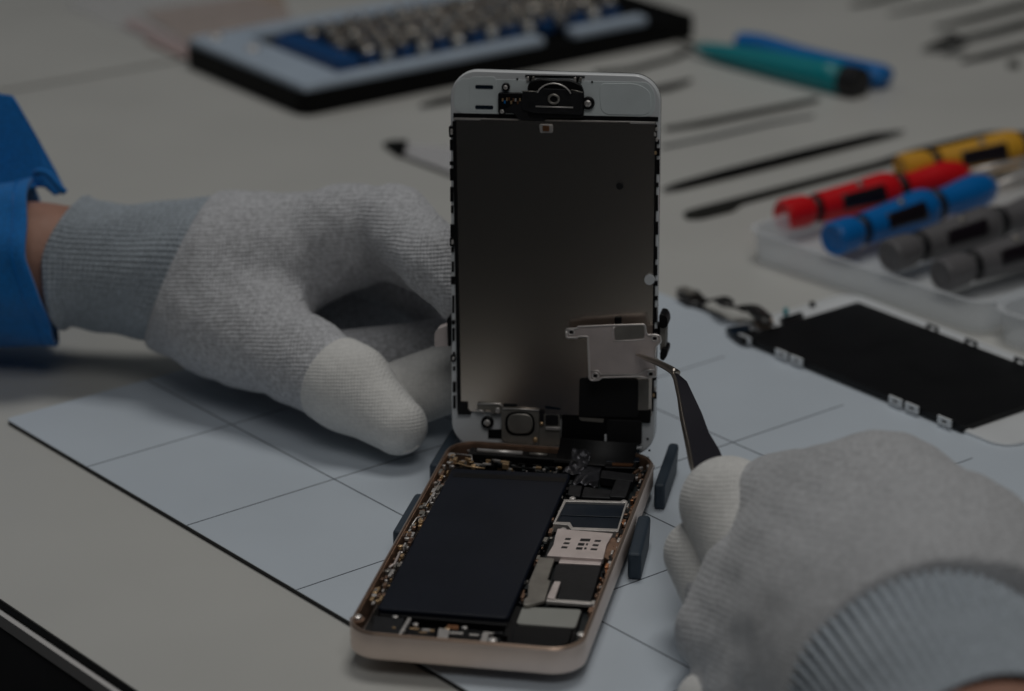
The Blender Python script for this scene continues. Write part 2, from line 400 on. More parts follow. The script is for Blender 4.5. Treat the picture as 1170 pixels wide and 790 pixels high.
# bottom row beside the connector
bpart('module', c1([(250,335),(435,350),(400,450),(235,435)]), -1.3, 3, 'dgrey', .5, .2)
bpart('module', c1([(455,400),(625,412),(612,470),(440,458)]), -1.7, 2.6, 'black', .5, .2)
bpart('module', c1([(700,410),(905,425),(880,495),(690,480)]), -1.5, 2.6, 'black', .5, .2)
bpart('silver_tab', c1([(640,408),(705,418),(688,490),(628,470)]), -1.05, 1.2, 'silver', .3, .1)
bpart('silver_tab', c1([(455,345),(475,350),(405,460),(392,455)]), -1.0, 1.2, 'silver', .1, .05)
bpart('silver_tab', c2([(65,430),(100,432),(82,510),(38,505)]), -1.0, 1.2, 'silver', .2, .1)
bpart('contact_strip', c1([(690,388),(760,393),(755,415),(688,408)]), -1.1, .5, 'copper', .2, .05)
for x, y in ((378,340),(315,455),(500,385),(795,405)): MB().lathe((*bq(c1([(x,y)]), -1)[0], -1.9), (0,0,1), [(0,.7),(.9,.7),(1.05,.45)], 14).build('screw', M['silver'], phone)
for x, y in ((120,478),(655,445)): MB().lathe((*bq(c2([(x,y)]), -1)[0], -1.9), (0,0,1), [(0,1.1),(.9,1.1),(1.1,.7)], 14).build('screw', M['silver'], phone)
for x, y in ((148,348),): 
    p = bq(c1([(x,y)]), -.9)[0]; MB().lathe((*p, -2.4), (0,0,1), [(0,1.9),(1.2,1.9),(1.25,1.5)], 20).build('screw_post', M['gold_in'], phone)
    MB().lathe((*p, -1.2), (0,0,1), [(0,1.15),(.8,1.15),(1.0,.7)], 16).build('screw', M['silver'], phone)
for x, y in ((400,205),(650,275)):
    p = bq((c33 if x < 500 else c4)([(x,y)]), -.9)[0]
    MB().lathe((*p, -1.9), (0,0,1), [(0,1.2),(.9,1.2),(1.1,.8)], 16).build('screw', M['silver'], phone)
MB().box((-7, 119.4, -3), (33, 4.6, 4)).build('top_module', M['black'], phone, bevel=.4)
MB().tube([(-21,119,-.8),(-8,119.2,-.8)], .7, 8).build('top_tube', M['silver'], phone, smooth=True)
MB().tube([(-6,119.3,-.8),(-1,119.3,-.8)], .5, 8).build('top_tube', M['silver_d'], phone, smooth=True)
# small clips and contacts along the two long walls and the top edge
def strip(name, pa, pb, n, w, seed, cols=('silver','gold_in','brass','silver_d'), zz=(-2.6,-1.0)):
    R = random.Random(seed); pa = np.array(pa); pb = np.array(pb); d = (pb - pa)/np.linalg.norm(pb - pa); nrm = np.array([-d[1], d[0]])
    ang = math.atan2(d[1], d[0])
    n_k = 0
    for i in range(n):
        t = (i + R.random()*.8)/n; p = pa + (pb - pa)*t + nrm*R.uniform(-w, w)/2
        L = R.uniform(.7, 3.0); ww = R.uniform(.4, 1.1); z = R.uniform(*zz); hh = R.uniform(.4, 1.6)
        q = np.array([[math.cos(ang), -math.sin(ang), 0], [math.sin(ang), math.cos(ang), 0], [0,0,1]])
        c = cols[int(R.random()**1.3*len(cols))]
        mb = MB()
        if R.random() < .25: mb.lathe((p[0], p[1], z - hh), (0,0,1), [(0, ww*.7), (hh*.9, ww*.7), (hh, ww*.45)], 10)
        else: mb.box((p[0], p[1], z - hh/2), (L, ww, hh), q)
        mb.build(name, M[c], phone, bevel=.06)
strip('wall_clip', bq([(427,690)], -1.3)[0], bq([(518,521)], -1.3)[0], 112, 2.6, 3, zz=(-1.9,-.45))
strip('side_contact', bq([(676,700)], -1.3)[0], bq([(735,540)], -1.3)[0], 60, 1.4, 5, ('gold_in','copper','silver','black'), (-1.8,-.5))
strip('top_contact', bq([(524,521)], -1.3)[0], bq([(640,533)], -1.3)[0], 60, 2.6, 8, ('brass','silver','pcb','black'), (-3.4,-1.6))
strip('board_contact', bq([(652,545)], -1.3)[0], bq([(592,690)], -1.3)[0], 55, 1.6, 11, ('pcb','silver_d','gold_in','black'), (-3.4,-1.9))
strip('bottom_contact', bq([(440,716)], -1.3)[0], bq([(580,726)], -1.3)[0], 40, 3.5, 14, ('black','silver','dgrey','brass'), (-1.9,-1.0))
strip('board_contact', bq([(712,548)], -1.3)[0], bq([(735,532)], -1.3)[0], 30, 4, 17, ('silver','pcb','black','gold_in'), (-3.0,-1.4))
def hook(pts, r, m='silver', z=-1.0): MB().tube([(*p, z) for p in bq(pts, z)], r, 6).build('wire_clip', M[m], phone, smooth=True)
hook(c33([(215,520),(240,520),(330,375),(315,365)]), .16); hook(c33([(150,650),(190,590),(240,575)]), .22); hook(c3([(196,385),(180,420),(165,430)]), .35, 'plate')
hook(c33([(495,185),(600,187),(695,200)]), .28, 'silver', -1.4); hook(c33([(430,205),(520,215),(522,245)]), .2, 'silver', -1.4)
hook(c33([(385,265),(440,262),(500,280),(600,292)]), .22, 'brass', -1.6)

# ================================================================== SCREEN ASSEMBLY
scr = tag(empty('screen_assembly', SCR), 'white framed phone screen standing upright on the open housing, dark metal back showing', 'phone screen')
def sq(pts, c=0.):             # photo points on the plane a distance c in front of the screen back
    out = []
    for x, y in pts:
        p = SCR.hit(x, y, 1, -c); out.append((p[0], p[2]))
    return out
SWd, SL = 58.5, 109.4
def spart(name, pts, lo, hi, m, r=.5, bevel=.1, parent=None, raw=False):
    q = sq(pts, hi); q = rpoly(q, r) if r else q
    return smooth_angle(MB().prism(q, lo, hi, 1).build(name, M[m], parent or scr, bevel=bevel), 40)
def sl(off, h): return [(x, -h, z) for x, z in rr(SWd - 2*off, SL - 2*off, 7.6 - off, 10, 0, SL/2)]
o = MB().loops([sl(.5,-2.4), sl(0,-2.0), sl(0,.2), sl(.3,.55), sl(.9,.6)]).build('white_frame', M['white'], scr); smooth_angle(o, 35)
o = MB().loops([sl(.02,-2.45), sl(.02,-2.9), sl(.6,-3.2)]).build('front_glass', M['black'], scr); smooth_angle(o, 35)
def c6(pts): return [(500 + x/6.586, 75 + y/6.586) for x, y in pts]
def c7(pts): return [(630 + x/6.586, 75 + y/6.586) for x, y in pts]
def c8(pts): return [(500 + x/7.18, 420 + y/7.18) for x, y in pts]
def c9(pts): return [(630 + x/4.39, 350 + y/4.39) for x, y in pts]
def cA(pts): return [(500 + x/3.436, 70 + y/3.436) for x, y in pts]
def cB(pts): return [(500 + x/3.436, 290 + y/3.436) for x, y in pts]
spart('inner_sheet', [(524,90),(741,94),(749,108),(748,134),(519,130),(519,103)], .6, .75, 'white_in', 6, .1)
spart('pressed_panel', c7([(360,210),(370,135),(640,135),(745,190),(755,375),(420,370),(375,340)]), .75, .95, 'white_in', 3, .15)
spart('pressed_panel', c6([(240,85),(440,85),(440,350),(240,350)]), .72, .82, 'white_in', 1.2, .08)
spart('gap_line', [(518,129.5),(752,134),(752,139),(518,135.5)], .62, .80, 'black', 0, 0)
cor = sq([(520.5,136),(749,140.5),(744.5,476),(526,470)], 1.35); NG = 26; gv = []
for back in (0, 1):
    for i in range(NG+1):
        for k in range(NG+1):
            u_, v_ = i/NG, k/NG
            p = [(1-v_)*((1-u_)*cor[0][c] + u_*cor[1][c]) + v_*((1-u_)*cor[3][c] + u_*cor[2][c]) for c in (0,1)]
            h = .75 if back else .95 + 1.25*(1-(2*u_-1)**2)
            gv.append((p[0], -h, p[1]))
K_ = (NG+1)**2; I_ = lambda i, k: i*(NG+1)+k
gf = [(I_(i,k), I_(i+1,k), I_(i+1,k+1), I_(i,k+1)) for i in range(NG) for k in range(NG)]
bd_ = [I_(i,0) for i in range(NG)] + [I_(NG,k) for k in range(NG)] + [I_(i,NG) for i in range(NG,0,-1)] + [I_(0,k) for k in range(NG,0,-1)]
gf = gf + [tuple(K_+q for q in f)[::-1] for f in gf] + [(bd_[a], bd_[(a+1)%len(bd_)], K_+bd_[(a+1)%len(bd_)], K_+bd_[a]) for a in range(len(bd_))]
shield = smooth_angle(link('lcd_shield', gv, gf, M['lcd'], scr), 40)
spart('shield_lip', [(518.5,134.8),(748,139.6),(748,142),(518.5,137)], 1.0, 1.5, 'silver', 0, .05)
spart('side_gap', [(517,139),(520.8,139),(526.5,468),(522.5,470)], .6, 1.2, 'black', 0, 0)
spart('side_gap', [(748.6,143),(750.6,143),(746.5,470),(744.5,470)], .6, 1.42, 'black', 0, 0)
for x in (99.3, 122.5): spart('slot', [(543,x-1.9),(563.5,x-1.4),(563.5,x+2.6),(543,x+2.1)], .8, 1.0, 'dglass', .48, 0)
spart('shield_dot', [(708+4.2*math.cos(a), 213+3.8*math.sin(a)) for a in np.linspace(0, 6.28, 17)[:-1]], 1.3, 2.35, 'black_matt', 0, 0)
spart('white_dot', [(742+6*math.cos(a), 320+6*math.sin(a)) for a in np.linspace(0, 6.28, 25)[:-1]], 1.2, 2.2, 'white', 0, .1)
spart('shield_tab', [(702,363),(710,363),(710,375),(702,375)], 1.3, 2.5, 'black', .4, .1)
# button module at the top
hb = spart('button_module', c7([(0,110),(150,110),(225,150),(243,200),(243,400),(-10,400),(-180,400),(-180,130),(-90,100)]), .7, 2.2, 'black', 1.5, .3)
spart('module_plate', cA([(330,118),(395,118),(410,108),(520,112),(540,125),(568,122),(568,212),(380,205),(330,190)]), 2.2, 2.6, 'silver_d', 1, .1, hb).data.materials[0] = M['dgrey']
cen = sq([(633,113)], 2.6)[0]
for R_, r_, h_, m_ in ((5.0,.20,2.75,'silver'),(1.4,.35,3.2,'silver_d')):
    th = np.linspace(math.pi*.12 if R_ > 3 else 0, math.pi*.88 if R_ > 3 else 2*math.pi, 28)
    MB().tube([(cen[0] + R_*math.cos(t), -h_, cen[1] + R_*.85*math.sin(t)) for t in th], r_, 6, up=(0,1,0)).build('ring', M[m_], hb, smooth=True)
def wire(pts, c, r, m, parent=None, name='metal_edge'):
    MB().tube([(p[0], -c, p[1]) for p in sq(pts, c)], r, 6, up=(0,1,0)).build(name, M[m], parent or scr, smooth=True)
wire(cA([(385,178),(450,180),(532,182)]), 2.75, .22, 'silver', hb)
wire(cA([(330,118),(395,120)]), 2.6, .15, 'silver_d', hb); wire(cA([(525,113),(570,123)]), 2.7, .15, 'silver_d', hb)
cn = spart('flex_connector', cA([(237,125),(330,125),(335,205),(237,205)]), .7, 1.9, 'black', .6, .2)
R = random.Random(4)
for i in range(9):
    x = 252 + i*8.5; y = 150 + R.uniform(-8, 10); spart('contact', cA([(x,y),(x+6,y),(x+6,y+12),(x,y+12)]), 1.9, 2.2, R.choice(['brass','silver','copper','dblue']), 0, 0, cn)
spart('flex_tail', cA([(330,150),(350,190),(430,205),(425,235),(318,232),(300,205),(262,205),(262,190)]), 1.2, 2.0, 'dgrey', .8, .15)
gc = spart('gold_connector', cA([(398,248),(452,250),(452,282),(402,282)]), 1.2, 2.7, 'silver', .5, .1)
spart('contact', cA([(412,254),(438,255),(438,276),(412,275)]), 2.7, 2.9, 'copper', .3, 0, gc)
def sscrew(px, py, R0, m='silver', ring=True):
    p = sq([(px, py)], 1.2)[0]
    k = MB().lathe((p[0], -.7, p[1]), (0,-1,0), [(0,R0*1.9),(.9,R0*1.9),(1.1,R0*1.6)], 18).build('screw_boss', M['black'], scr)
    MB().lathe((p[0], -1.4, p[1]), (0,-1,0), [(0,R0),(.6,R0),(.8,R0*.6)], 14).build('screw', M[m], k)
sscrew(578, 99.5, .6); sscrew(672, 118, .95); sscrew(574, 127, .6); sscrew(557, 482.5, .95)
for x, y in ((606,91),(660,92)):
    for dx in (-3, 0, 3.4): spart('latch', [(x+dx-1.5,y-3),(x+dx+1.2,y-3),(x+dx+1.2,y+2),(x+dx-1.5,y+2)], .6, 1.4, ['silver','black','silver_d'][int(dx > 0) + int(dx >= 0)], .2, .08)
spart('latch', [(600,86),(668,87.4),(668,89),(600,88)], .6, 1.0, 'black', 0, 0)
for x, y in ((591,90.5),(676.5,94)): spart('pin_hole', [(x-1,y-1),(x+1,y-1),(x+1,y+1),(x-1,y+1)], .75, 1.0, 'black', 0, 0)
# clips on both long edges
for (x, y, L_) in ((515.5,151,13),(516.5,277,10),(517.6,410,8)):
    k = spart('edge_clip', [(x-3,y-L_/2),(x+2.5,y-L_/2),(x+3,y+L_/2),(x-2.5,y+L_/2)], -.5, 1.3, 'black', .5, .1)
    spart('clip_spring', [(x-1,y-L_/4),(x+1.5,y-L_/4),(x+1.5,y+L_/4),(x-1,y+L_/4)], 1.2, 1.7, 'silver', .3, .1, k)
R = random.Random(9)
for side in (0, 1):
    e = MB(); y = 160
    while y < 455:
        L_ = R.uniform(4, 22); x = (515.3 + (y-150)*.0125) if side == 0 else (751.3 - (y-150)*.0118); w_ = R.uniform(1.2, 2.6)
        e.prism(sq([(x-w_,y),(x+w_,y),(x+w_,y+L_),(x-w_,y+L_)], 1.), .3, R.uniform(.75, 1.15), 1); y += L_ + R.uniform(3, 14)
    e.build('edge_seal', M['black'], scr, bevel=.05)
for (x, y) in ((750,148),(748.5,154),(750.5,160),(749,175),(748.4,445),(746.8,452)):
    spart('edge_contact', [(x-1.4,y-2),(x+1.2,y-2),(x+1.2,y+2),(x-1.4,y+2)], .9, 1.6, R.choice(['silver','brass']), .3, .08)
# lower end of the screen
spart('corner_film', [(523,460),(534,460),(534,468),(538,472),(538,474),(523,474)], .9, 1.6, 'black_matt', .2, 0)
spart('black_film', [(662,432),(729,434.5),(728.5,477.5),(661,476)], .9, 2.5, 'black_matt', 1.0, .05)
spart('shield_end', [(729,434),(741.5,434),(741,469),(729.5,469)], 1.3, 1.5, 'silver_d', .3, .05)
spart('black_film', [(730,469),(744,469),(743,484),(720,483),(720,475)], 1.3, 1.7, 'black', .3, .05)
spart('ribbon_bundle', [(642,473),(729,478),(729,492),(729,508),(692,509),(690,512),(641,511)], .7, 2.0, 'black', 1, .3)
spart('film_edge', [(661,477),(690,479),(689,483),(664,481)], 2.0, 2.2, 'silver_d', .2, 0)
spart('ribbon_bundle', [(693,480),(733.5,481),(733,509),(693,508)], 1.9, 2.6, 'black_matt', 1, .1)
spart('frame_tab', [(690.5,497),(693,497),(693,510),(733,511),(733,513.5),(690.5,512.5)], 1.3, 2.8, 'white', .3, .08)
for x, y in ((740,502),(742,515)): spart('pin_hole', [(x-1.2,y-1),(x+1.2,y-1),(x+1.2,y+1),(x-1.2,y+1)], .6, .9, 'black', 0, 0)
ep = spart('earpiece', c8([(520,335),(545,330),(830,350),(830,620),(790,640),(560,622),(523,600)]), .7, 2.6, 'silver_d', 1.2, .3)
spart('speaker_ring', c8([(553,365),(795,365),(800,565),(553,558)]), 2.6, 2.8, 'black', 4.5, .05, ep)
spart('speaker_cap', c8([(572,380),(778,382),(780,548),(575,545)]), 2.7, 3.3, 'silver_d', 3.5, .3, ep)
spart('metal_shelf', c8([(830,380),(1000,380),(1010,640),(830,650)]), .7, 2.2, 'silver_d', .5, .2, ep)
spart('metal_window', c8([(885,388),(990,392),(990,480),(885,478)]), 2.2, 2.5, 'dgrey', .5, .1, ep)
spart('silver_bar', c8([(885,488),(1005,492),(1005,518),(885,512)]), 2.3, 2.9, 'silver', .3, .1, ep)
spart('gold_pad', c8([(835,350),(872,352),(870,480),(838,478)]), 2.6, 2.8, 'dgrey', .3, .05, ep)
p = sq(c8([(852,462)]), 2.9)[0]; MB().lathe((p[0],-2.6,p[1]), (0,-1,0), [(0,.55),(.4,.5),(.6,.2)], 12).build('gold_pad', M['brass'], ep)
p = sq(c8([(800,595)]), 2.9)[0]; MB().lathe((p[0],-2.5,p[1]), (0,-1,0), [(0,.8),(.4,.7),(.6,.3)], 12).build('gold_pad', M['brass'], ep)
wire(c8([(530,338),(680,342),(830,352)]), 2.75, .25, 'silver', ep)
sb = spart('sensor_bracket', c8([(320,300),(350,285),(520,290),(540,320),(530,380),(440,385),(430,345),(330,360)]), .9, 2.0, 'silver_d', .8, .2)
wire(c8([(325,298),(510,300),(535,325)]), 2.1, .25, 'silver', sb); wire(c8([(315,350),(370,355),(385,385)]), 2.1, .25, 'silver', sb)
spart('lens', c8([(475,330),(510,335),(510,380),(475,380)]), 2., 2.6, 'silver', .8, .2, sb)
spart('cable_cover', c8([(540,295),(880,305),(880,330),(540,325)]), 1.4, 2.0, 'dgrey', .3, .1)
spart('cable_cover', c8([(880,310),(1010,330),(1010,352),(880,340)]), 1.4, 2.2, 'dblue', .3, .1).data.materials[0] = M['dglass']
spart('black_patch', c8([(415,510),(525,510),(525,585),(415,580)]), .6, .9, 'black', 0, 0)
# ribbon running from the screen down into the housing
def ribbon(name, P, w, m, th=.18):
    P = catmull(P, 8); L = []
    for k, p in enumerate(P):
        L.append([(p[0]-w/2, p[1], p[2]), (p[0]+w/2, p[1], p[2])])
    vs = [q for a in L for q in a]; f = [(2*k, 2*k+1, 2*k+3, 2*k+2) for k in range(len(P)-1)]
    o = link(name, vs, f, M[m], phone, smooth=True); sd = o.modifiers.new('s', 'SOLIDIFY'); sd.thickness = th*S; return o
ribbon('display_ribbon', [(13,124.2,2.6),(13,122.6,.8),(12.8,120.2,-.9),(12.6,116,-1.5)], 22, 'black_matt')
vs = []; nu, nv_ = 14, 26
for a in range(nv_+1):
    t = a/nv_; y_ = 122.0 - 13*t; z_ = .5 - 2.0*min(1, t*2.2)
    for b in range(nu+1):
        u_ = b/nu - .5; vs.append((8.4 + u_*5.4 + .4*math.sin(t*5), y_, z_ + .35*math.sin(9*u_+11*t)*math.sin(6*t+1) + .2*math.sin(25*t-7*u_)))
fs = [(a*(nu+1)+b, a*(nu+1)+b+1, (a+1)*(nu+1)+b+1, (a+1)*(nu+1)+b) for a in range(nv_) for b in range(nu)]
o = link('sensor_ribbon', vs, fs, M['foil'], phone, smooth=True); sd = o.modifiers.new('s', 'SOLIDIFY'); sd.thickness = .12*S

# ------------------------------------------------------------------ clamp behind the screen
cl = tag(empty('screen_clamp', SCR), 'small black clamp gripping both sides of the upright screen just above the metal bracket', 'clamp')
zc = sq([(757,386)], 0)[0][1]
MB().box((0, 5.4, zc), (SWd + 3, 2.4, 6)).build('clamp_bar', M['black'], cl, bevel=.5)
def cpart(name, pts, lo, hi, m, r=.5, bv=.15): return smooth_angle(MB().prism(rpoly(sq(pts, hi), r), lo, hi, 1).build(name, M[m], cl, bevel=bv), 40)
cpart('jaw', [(753,359),(760,360),(763,366),(763,374),(757,376),(753,374)], -6, 1.2, 'black', 1)
cpart('jaw', [(754,402),(757,398),(763,399),(762.5,407),(758,413),(754,411)], -6, 1.2, 'black', 1)
cpart('jaw_plate', [(754,374),(761,375),(760.5,400),(754,401)], -6, -.5, 'silver_d', .3)
cpart('jaw_plate', [(496.5,381),(500,376),(514.5,371),(514.5,396),(496.5,397)], -6, -1.5, 'plate', .4)
cpart('jaw', [(510.5,364),(515.5,362),(515.5,396),(511.5,396)], -6, .4, 'black', .4)

# ================================================================== BRACKET PLATE + TWEEZERS
OFF = 7.0
pl = tag(empty('metal_bracket', SCR), 'small pinkish steel bracket plate with screw holes held by the tweezers before the screen', 'bracket')
po = c9([(75,115),(130,112),(132,104),(300,96),(468,92),(476,138),(488,146),(520,143),(545,150),(549,180),(524,200),(520,255),(540,275),(520,300),(524,320),(524,352),(475,360),(440,352),(252,358),(238,370),(204,373),(191,365),(190,320),(183,152),(135,152),(130,158),(76,158)])
q = rpoly(sq(po, OFF), .5)
MB().prism(q, OFF-.35, OFF, 1).build('plate', M['plate'], pl, bevel=.05)
MB().tube([(p[0], -OFF-.02, p[1]) for p in q + q[:1]], .30, 6, up=(0,1,0)).build('raised_rim', M['rim'], pl, smooth=True)
def ppart(name, pts, lo, hi, m, r=.2, bv=0): return MB().prism(rpoly(sq(pts, hi), r), lo, hi, 1).build(name, M[m], pl, bevel=bv)
for x, y, k in ((100,131,1),(518,162,1),(220,350,1.1),(498,341,1)):
    P_ = [(x+15*k*math.cos(a), y+13*k*math.sin(a)) for a in np.linspace(0, 6.28, 19)[:-1]]; qq = sq(c9(P_), OFF+.1)
    MB().tube([(p[0], -OFF-.12, p[1]) for p in qq + qq[:1]], .22, 6, up=(0,1,0)).build('hole_rim', M['rim'], pl, smooth=True)
    ppart('screw_hole', c9([(x-9,y-7),(x+9,y-7),(x+9,y+7),(x-9,y+7)]), OFF-.1, OFF+.08, 'black_matt', .2)
def prim(pts, r=.2): MB().tube([(p[0], -OFF-.03, p[1]) for p in sq(c9(pts), OFF)], r, 6, up=(0,1,0)).build('raised_rim', M['rim'], pl, smooth=True)
prim([(315,100),(305,135),(312,175),(400,173),(470,165)], .16); prim([(245,345),(440,342),(475,320),(520,318)], .28); prim([(195,325),(235,325),(250,345)], .22)
ppart('pressed_area', c9([(315,105),(465,98),(468,160),(318,172)]), OFF-.05, OFF+.06, 'silver_d', .8)

# tweezers: two coated arms ending in bare steel points that close on the plate
tw = tag(empty('tweezers', loc=aty(808,525,60)), 'black coated curved tweezers in the right glove, bare steel tips closed on the bracket plate', 'tweezers')
def scrpt(px, py, c): return SCR.o + SCR.M @ SCR.hit(px, py, 1, -c)
grip_d = 738.
p0 = scrpt(726.5, 405.5, OFF + .6); dT = float(-(CM.T @ (p0 - CAM))[2])
def twp(px, py, t): return dp(px, py, dT*(1-t) + grip_d*t)
tip = [twp(726.5,405.5,0), twp(738,409.5,.07), twp(752,415,.15), twp(764,421,.23), twp(771.5,426,.28)]
MB().tube(catmull(tip, 6), list(np.interp(np.linspace(0,1,25), [0,.25,1], [.22,.7,1.15])), 10, sq=(1,1), up=(.3,-.9,.3)).build('bare_tip', M['steel'], tw, smooth=True)
tip2 = [p + np.array([-.1, 1.6, -.3]) + np.array([0, .9, -.5])*k for k, p in enumerate(tip)]
MB().tube(catmull(tip2, 6), list(np.interp(np.linspace(0,1,25), [0,.25,1], [.22,.6,1.0])), 10, up=(.3,-.9,.3)).build('bare_tip', M['steel'], tw, smooth=True)
def flat_arm(name, L, R, ts, back, m, th=1.3):
    # left / right photo outlines of a flat blade
    fw = (CM @ np.array([0,0,-1.])); loops = []
    for (a, b, t) in zip(L, R, ts):
        A = twp(*a, t) + fw*back; B = twp(*b, t) + fw*back
        loops.append([A, B, B + fw*th, A + fw*th])
    return smooth_angle(MB().loops(loops).build(name, M[m], tw, bevel=.3), 40)
Lf = [(765,420),(772,432),(777,455),(781,478),(787,505),(792,532),(796,548)]
Rt = [(770,423),(785,436),(794,455),(802,472),(810,494),(822,514),(829,530)]
ts = [.24,.32,.47,.6,.75,.92,1.0]
flat_arm('coated_arm', Lf, Rt, ts, 0, 'tweez')
Lf2 = [(764,422),(770,434),(774.5,455),(777.5,478),(783,505),(788,532),(793,548)]
flat_arm('coated_arm', Lf2, [(a+9, b) for a, b in Lf2], ts, 3.2, 'steel')
wl = [twp(a-.6, b, t) for (a, b), t in zip(Lf, ts)]
MB().tube(catmull(wl, 5), .38, 8).build('bare_edge', M['steel'], tw, smooth=True)

# ================================================================== HOLDER UNDER THE PHONE
hold = tag(empty('phone_holder', loc=(0,80,0)), 'slate blue holder whose four pads rise on both sides of the open phone', 'phone holder')
zb = 10.461 - 7.55
MB().box((.3, 88, 1.4), (50, 62, zb - .15), None).build('base_plate', M['holder'], hold, bevel=.4)
def pad(far, near, wd, side, htop):
    F = at(*far, htop); N = at(*near, htop); d = (F - N); d[2] = 0; L_ = np.linalg.norm(d); d /= L_; n_ = np.array([d[1], -d[0], 0])*side
    a, b, c, e = N, F, F + n_*wd, N + n_*wd
    lowF = d*-4.5
    vs = [a, b, c, e] + [(a[0], a[1], 0), (b[0]+lowF[0], b[1]+lowF[1], 0), (c[0]+lowF[0], c[1]+lowF[1], 0), (e[0], e[1], 0)]
    return link('side_pad', vs, [(0,1,2,3),(7,6,5,4),(0,4,5,1),(1,5,6,2),(2,6,7,3),(3,7,4,0)], M['holder'], hold, bevel=.9, segs=3)
pad((764,505.5),(747,554),3.1,1,7.6); pad((729,588),(717,633),3.6,1,7.6)
pad((516,488),(490,531),3.2,1,8.5); pad((474,563),(448,607),3.2,1,8.0)

# ================================================================== TABLE, MAT
ZT = -1.5
def table_thing(): pass
e0, e1 = at(0,684,ZT), at(158,790,ZT); s0, s1 = at(0,107,ZT), at(210,70,ZT)
e0, e1, s0, s1 = [p[:2] for p in (e0, e1, s0, s1)]
du = (e1 - e0)/np.linalg.norm(e1 - e0); nv = np.array([-du[1], du[0]])           # into the table
ds = (s1 - s0)/np.linalg.norm(s1 - s0)
def cross2(p, d, q, e):
    A = np.array([[d[0], -e[0]], [d[1], -e[1]]]); t = np.linalg.solve(A, q - p); return p + d*t[0]
cnr = cross2(e0, du, s0, ds)
A_ = cnr; B_ = e0 + du*900; C_ = B_ + ds*1500; D_ = cnr + ds*1500
tb = tag(empty('work_table', loc=(*((A_+B_+C_)/3), -30)), 'off-white work table with thin black front edge, carrying the phone and the mat', 'table')
MB().prism([tuple(p) for p in (A_, B_, C_, D_)], ZT - 1.2, ZT).build('tabletop', M['table'], tb)
def edge(name, off, z0, z1, m, parent=tb):
    a, b = A_ - du*2, B_; return MB().prism([tuple(a - nv*0.0), tuple(b - nv*0.0), tuple(b - nv*off), tuple(a - nv*off)], z0, z1).build(name, M[m], parent)
MB().prism([tuple(A_ - nv*1.9), tuple(B_ - nv*1.9), tuple(B_ - nv*.01), tuple(A_ - nv*.01)], ZT - 2.4, ZT - .5).build('black_edge_band', M['table_edge'], tb)
MB().prism([tuple(A_ - nv*3.6), tuple(B_ - nv*3.6), tuple(B_ - nv*1.91), tuple(A_ - nv*1.91)], ZT - 5, ZT - 1.3).build('pale_trim', M['rail'], tb)
MB().prism([tuple(A_ - nv*3.2), tuple(B_ - nv*3.2), tuple(B_ + nv*20), tuple(A_ + nv*20)], ZT - 34, ZT - 5.01).build('apron', M['apron'], tb)
ns = np.array([-ds[1], ds[0]]); ns = ns if ns @ (A_ - B_) > 0 else -ns
t2 = tag(empty('side_table', loc=(*(D_ + ns*200), -30)), 'second off-white tabletop beyond the dark seam at the top left', 'table')
g0, g1 = A_ - ds*900 + ns*8, D_ + ns*8
MB().prism([tuple(g0), tuple(g1), tuple(g1 + ns*1500), tuple(g0 + ns*1500)], ZT - 22, ZT - .6).build('tabletop', M['table'], t2, bevel=.8)
MB().prism([tuple(A_ - ds*5 + ns*7.9), tuple(D_ + ns*7.9), tuple(D_ - ns*.0), tuple(A_ - ds*5 - ns*.0)], ZT - 9, ZT - 2.6).build('joint_strip', M['apron'], t2)
link('floor', [(-4000,-4000,-720),(4000,-4000,-720),(4000,6000,-720),(-4000,6000,-720)], [(0,1,2,3)], M['floor']); tag(bpy.data.objects['floor'], kind='structure')

th = -.6958; mu = np.array([math.cos(th), math.sin(th)]); mv = np.array([-mu[1], mu[0]])
m11 = np.array([-102.267, 145.198]); sp, A0, B0 = 52.892, 49.719, 47.273
def mp(i, j):                   # corner (i, j) of the printed grid
    a = (i-1)*sp if i > 0 else -A0; b = (j-1)*sp if j > 0 else -B0
    return m11 + b*mu + a*mv
mt = tag(empty('repair_mat', loc=(*mp(2,3), -1)), 'pale blue-grey repair mat with dark grid lines and a black underside, under the phone', 'mat')
iM, jM = 4.3, 6.6
def mq(i, j): 
    a = (i-1)*sp if i > 0 else -A0; b = (j-1)*sp if j > 0 else -B0
    return tuple(m11 + b*mu + a*mv)
out = [mq(0,0), mq(0,jM), mq(iM,jM), mq(iM,0)]
MB().prism(rpoly(out, 2), -1.49, -.25).build('rubber_base', M['mat_core'], mt)
MB().prism(rpoly(out, 2), -.24, 0).build('printed_sheet', M['mat'], mt)
def gl(p, q, w=.22):
    p, q = np.array(p), np.array(q); d = (q-p)/np.linalg.norm(q-p); n_ = np.array([-d[1], d[0]])*w
    return [tuple(p-n_), tuple(q-n_), tuple(q+n_), tuple(p+n_)]
ln = MB()
for i in (1,2,3): ln.add([(*p, .012 + .002*i) for p in gl(mq(i,0), mq(i,jM-.1))], [(0,1,2,3)])
for j in (1,2,3,4,5,6): ln.add([(*p, .006) for p in gl(mq(0,j), mq(3.86,j))], [(0,1,2,3)])
ln.build('grid_lines', M['mat_line'], mt)

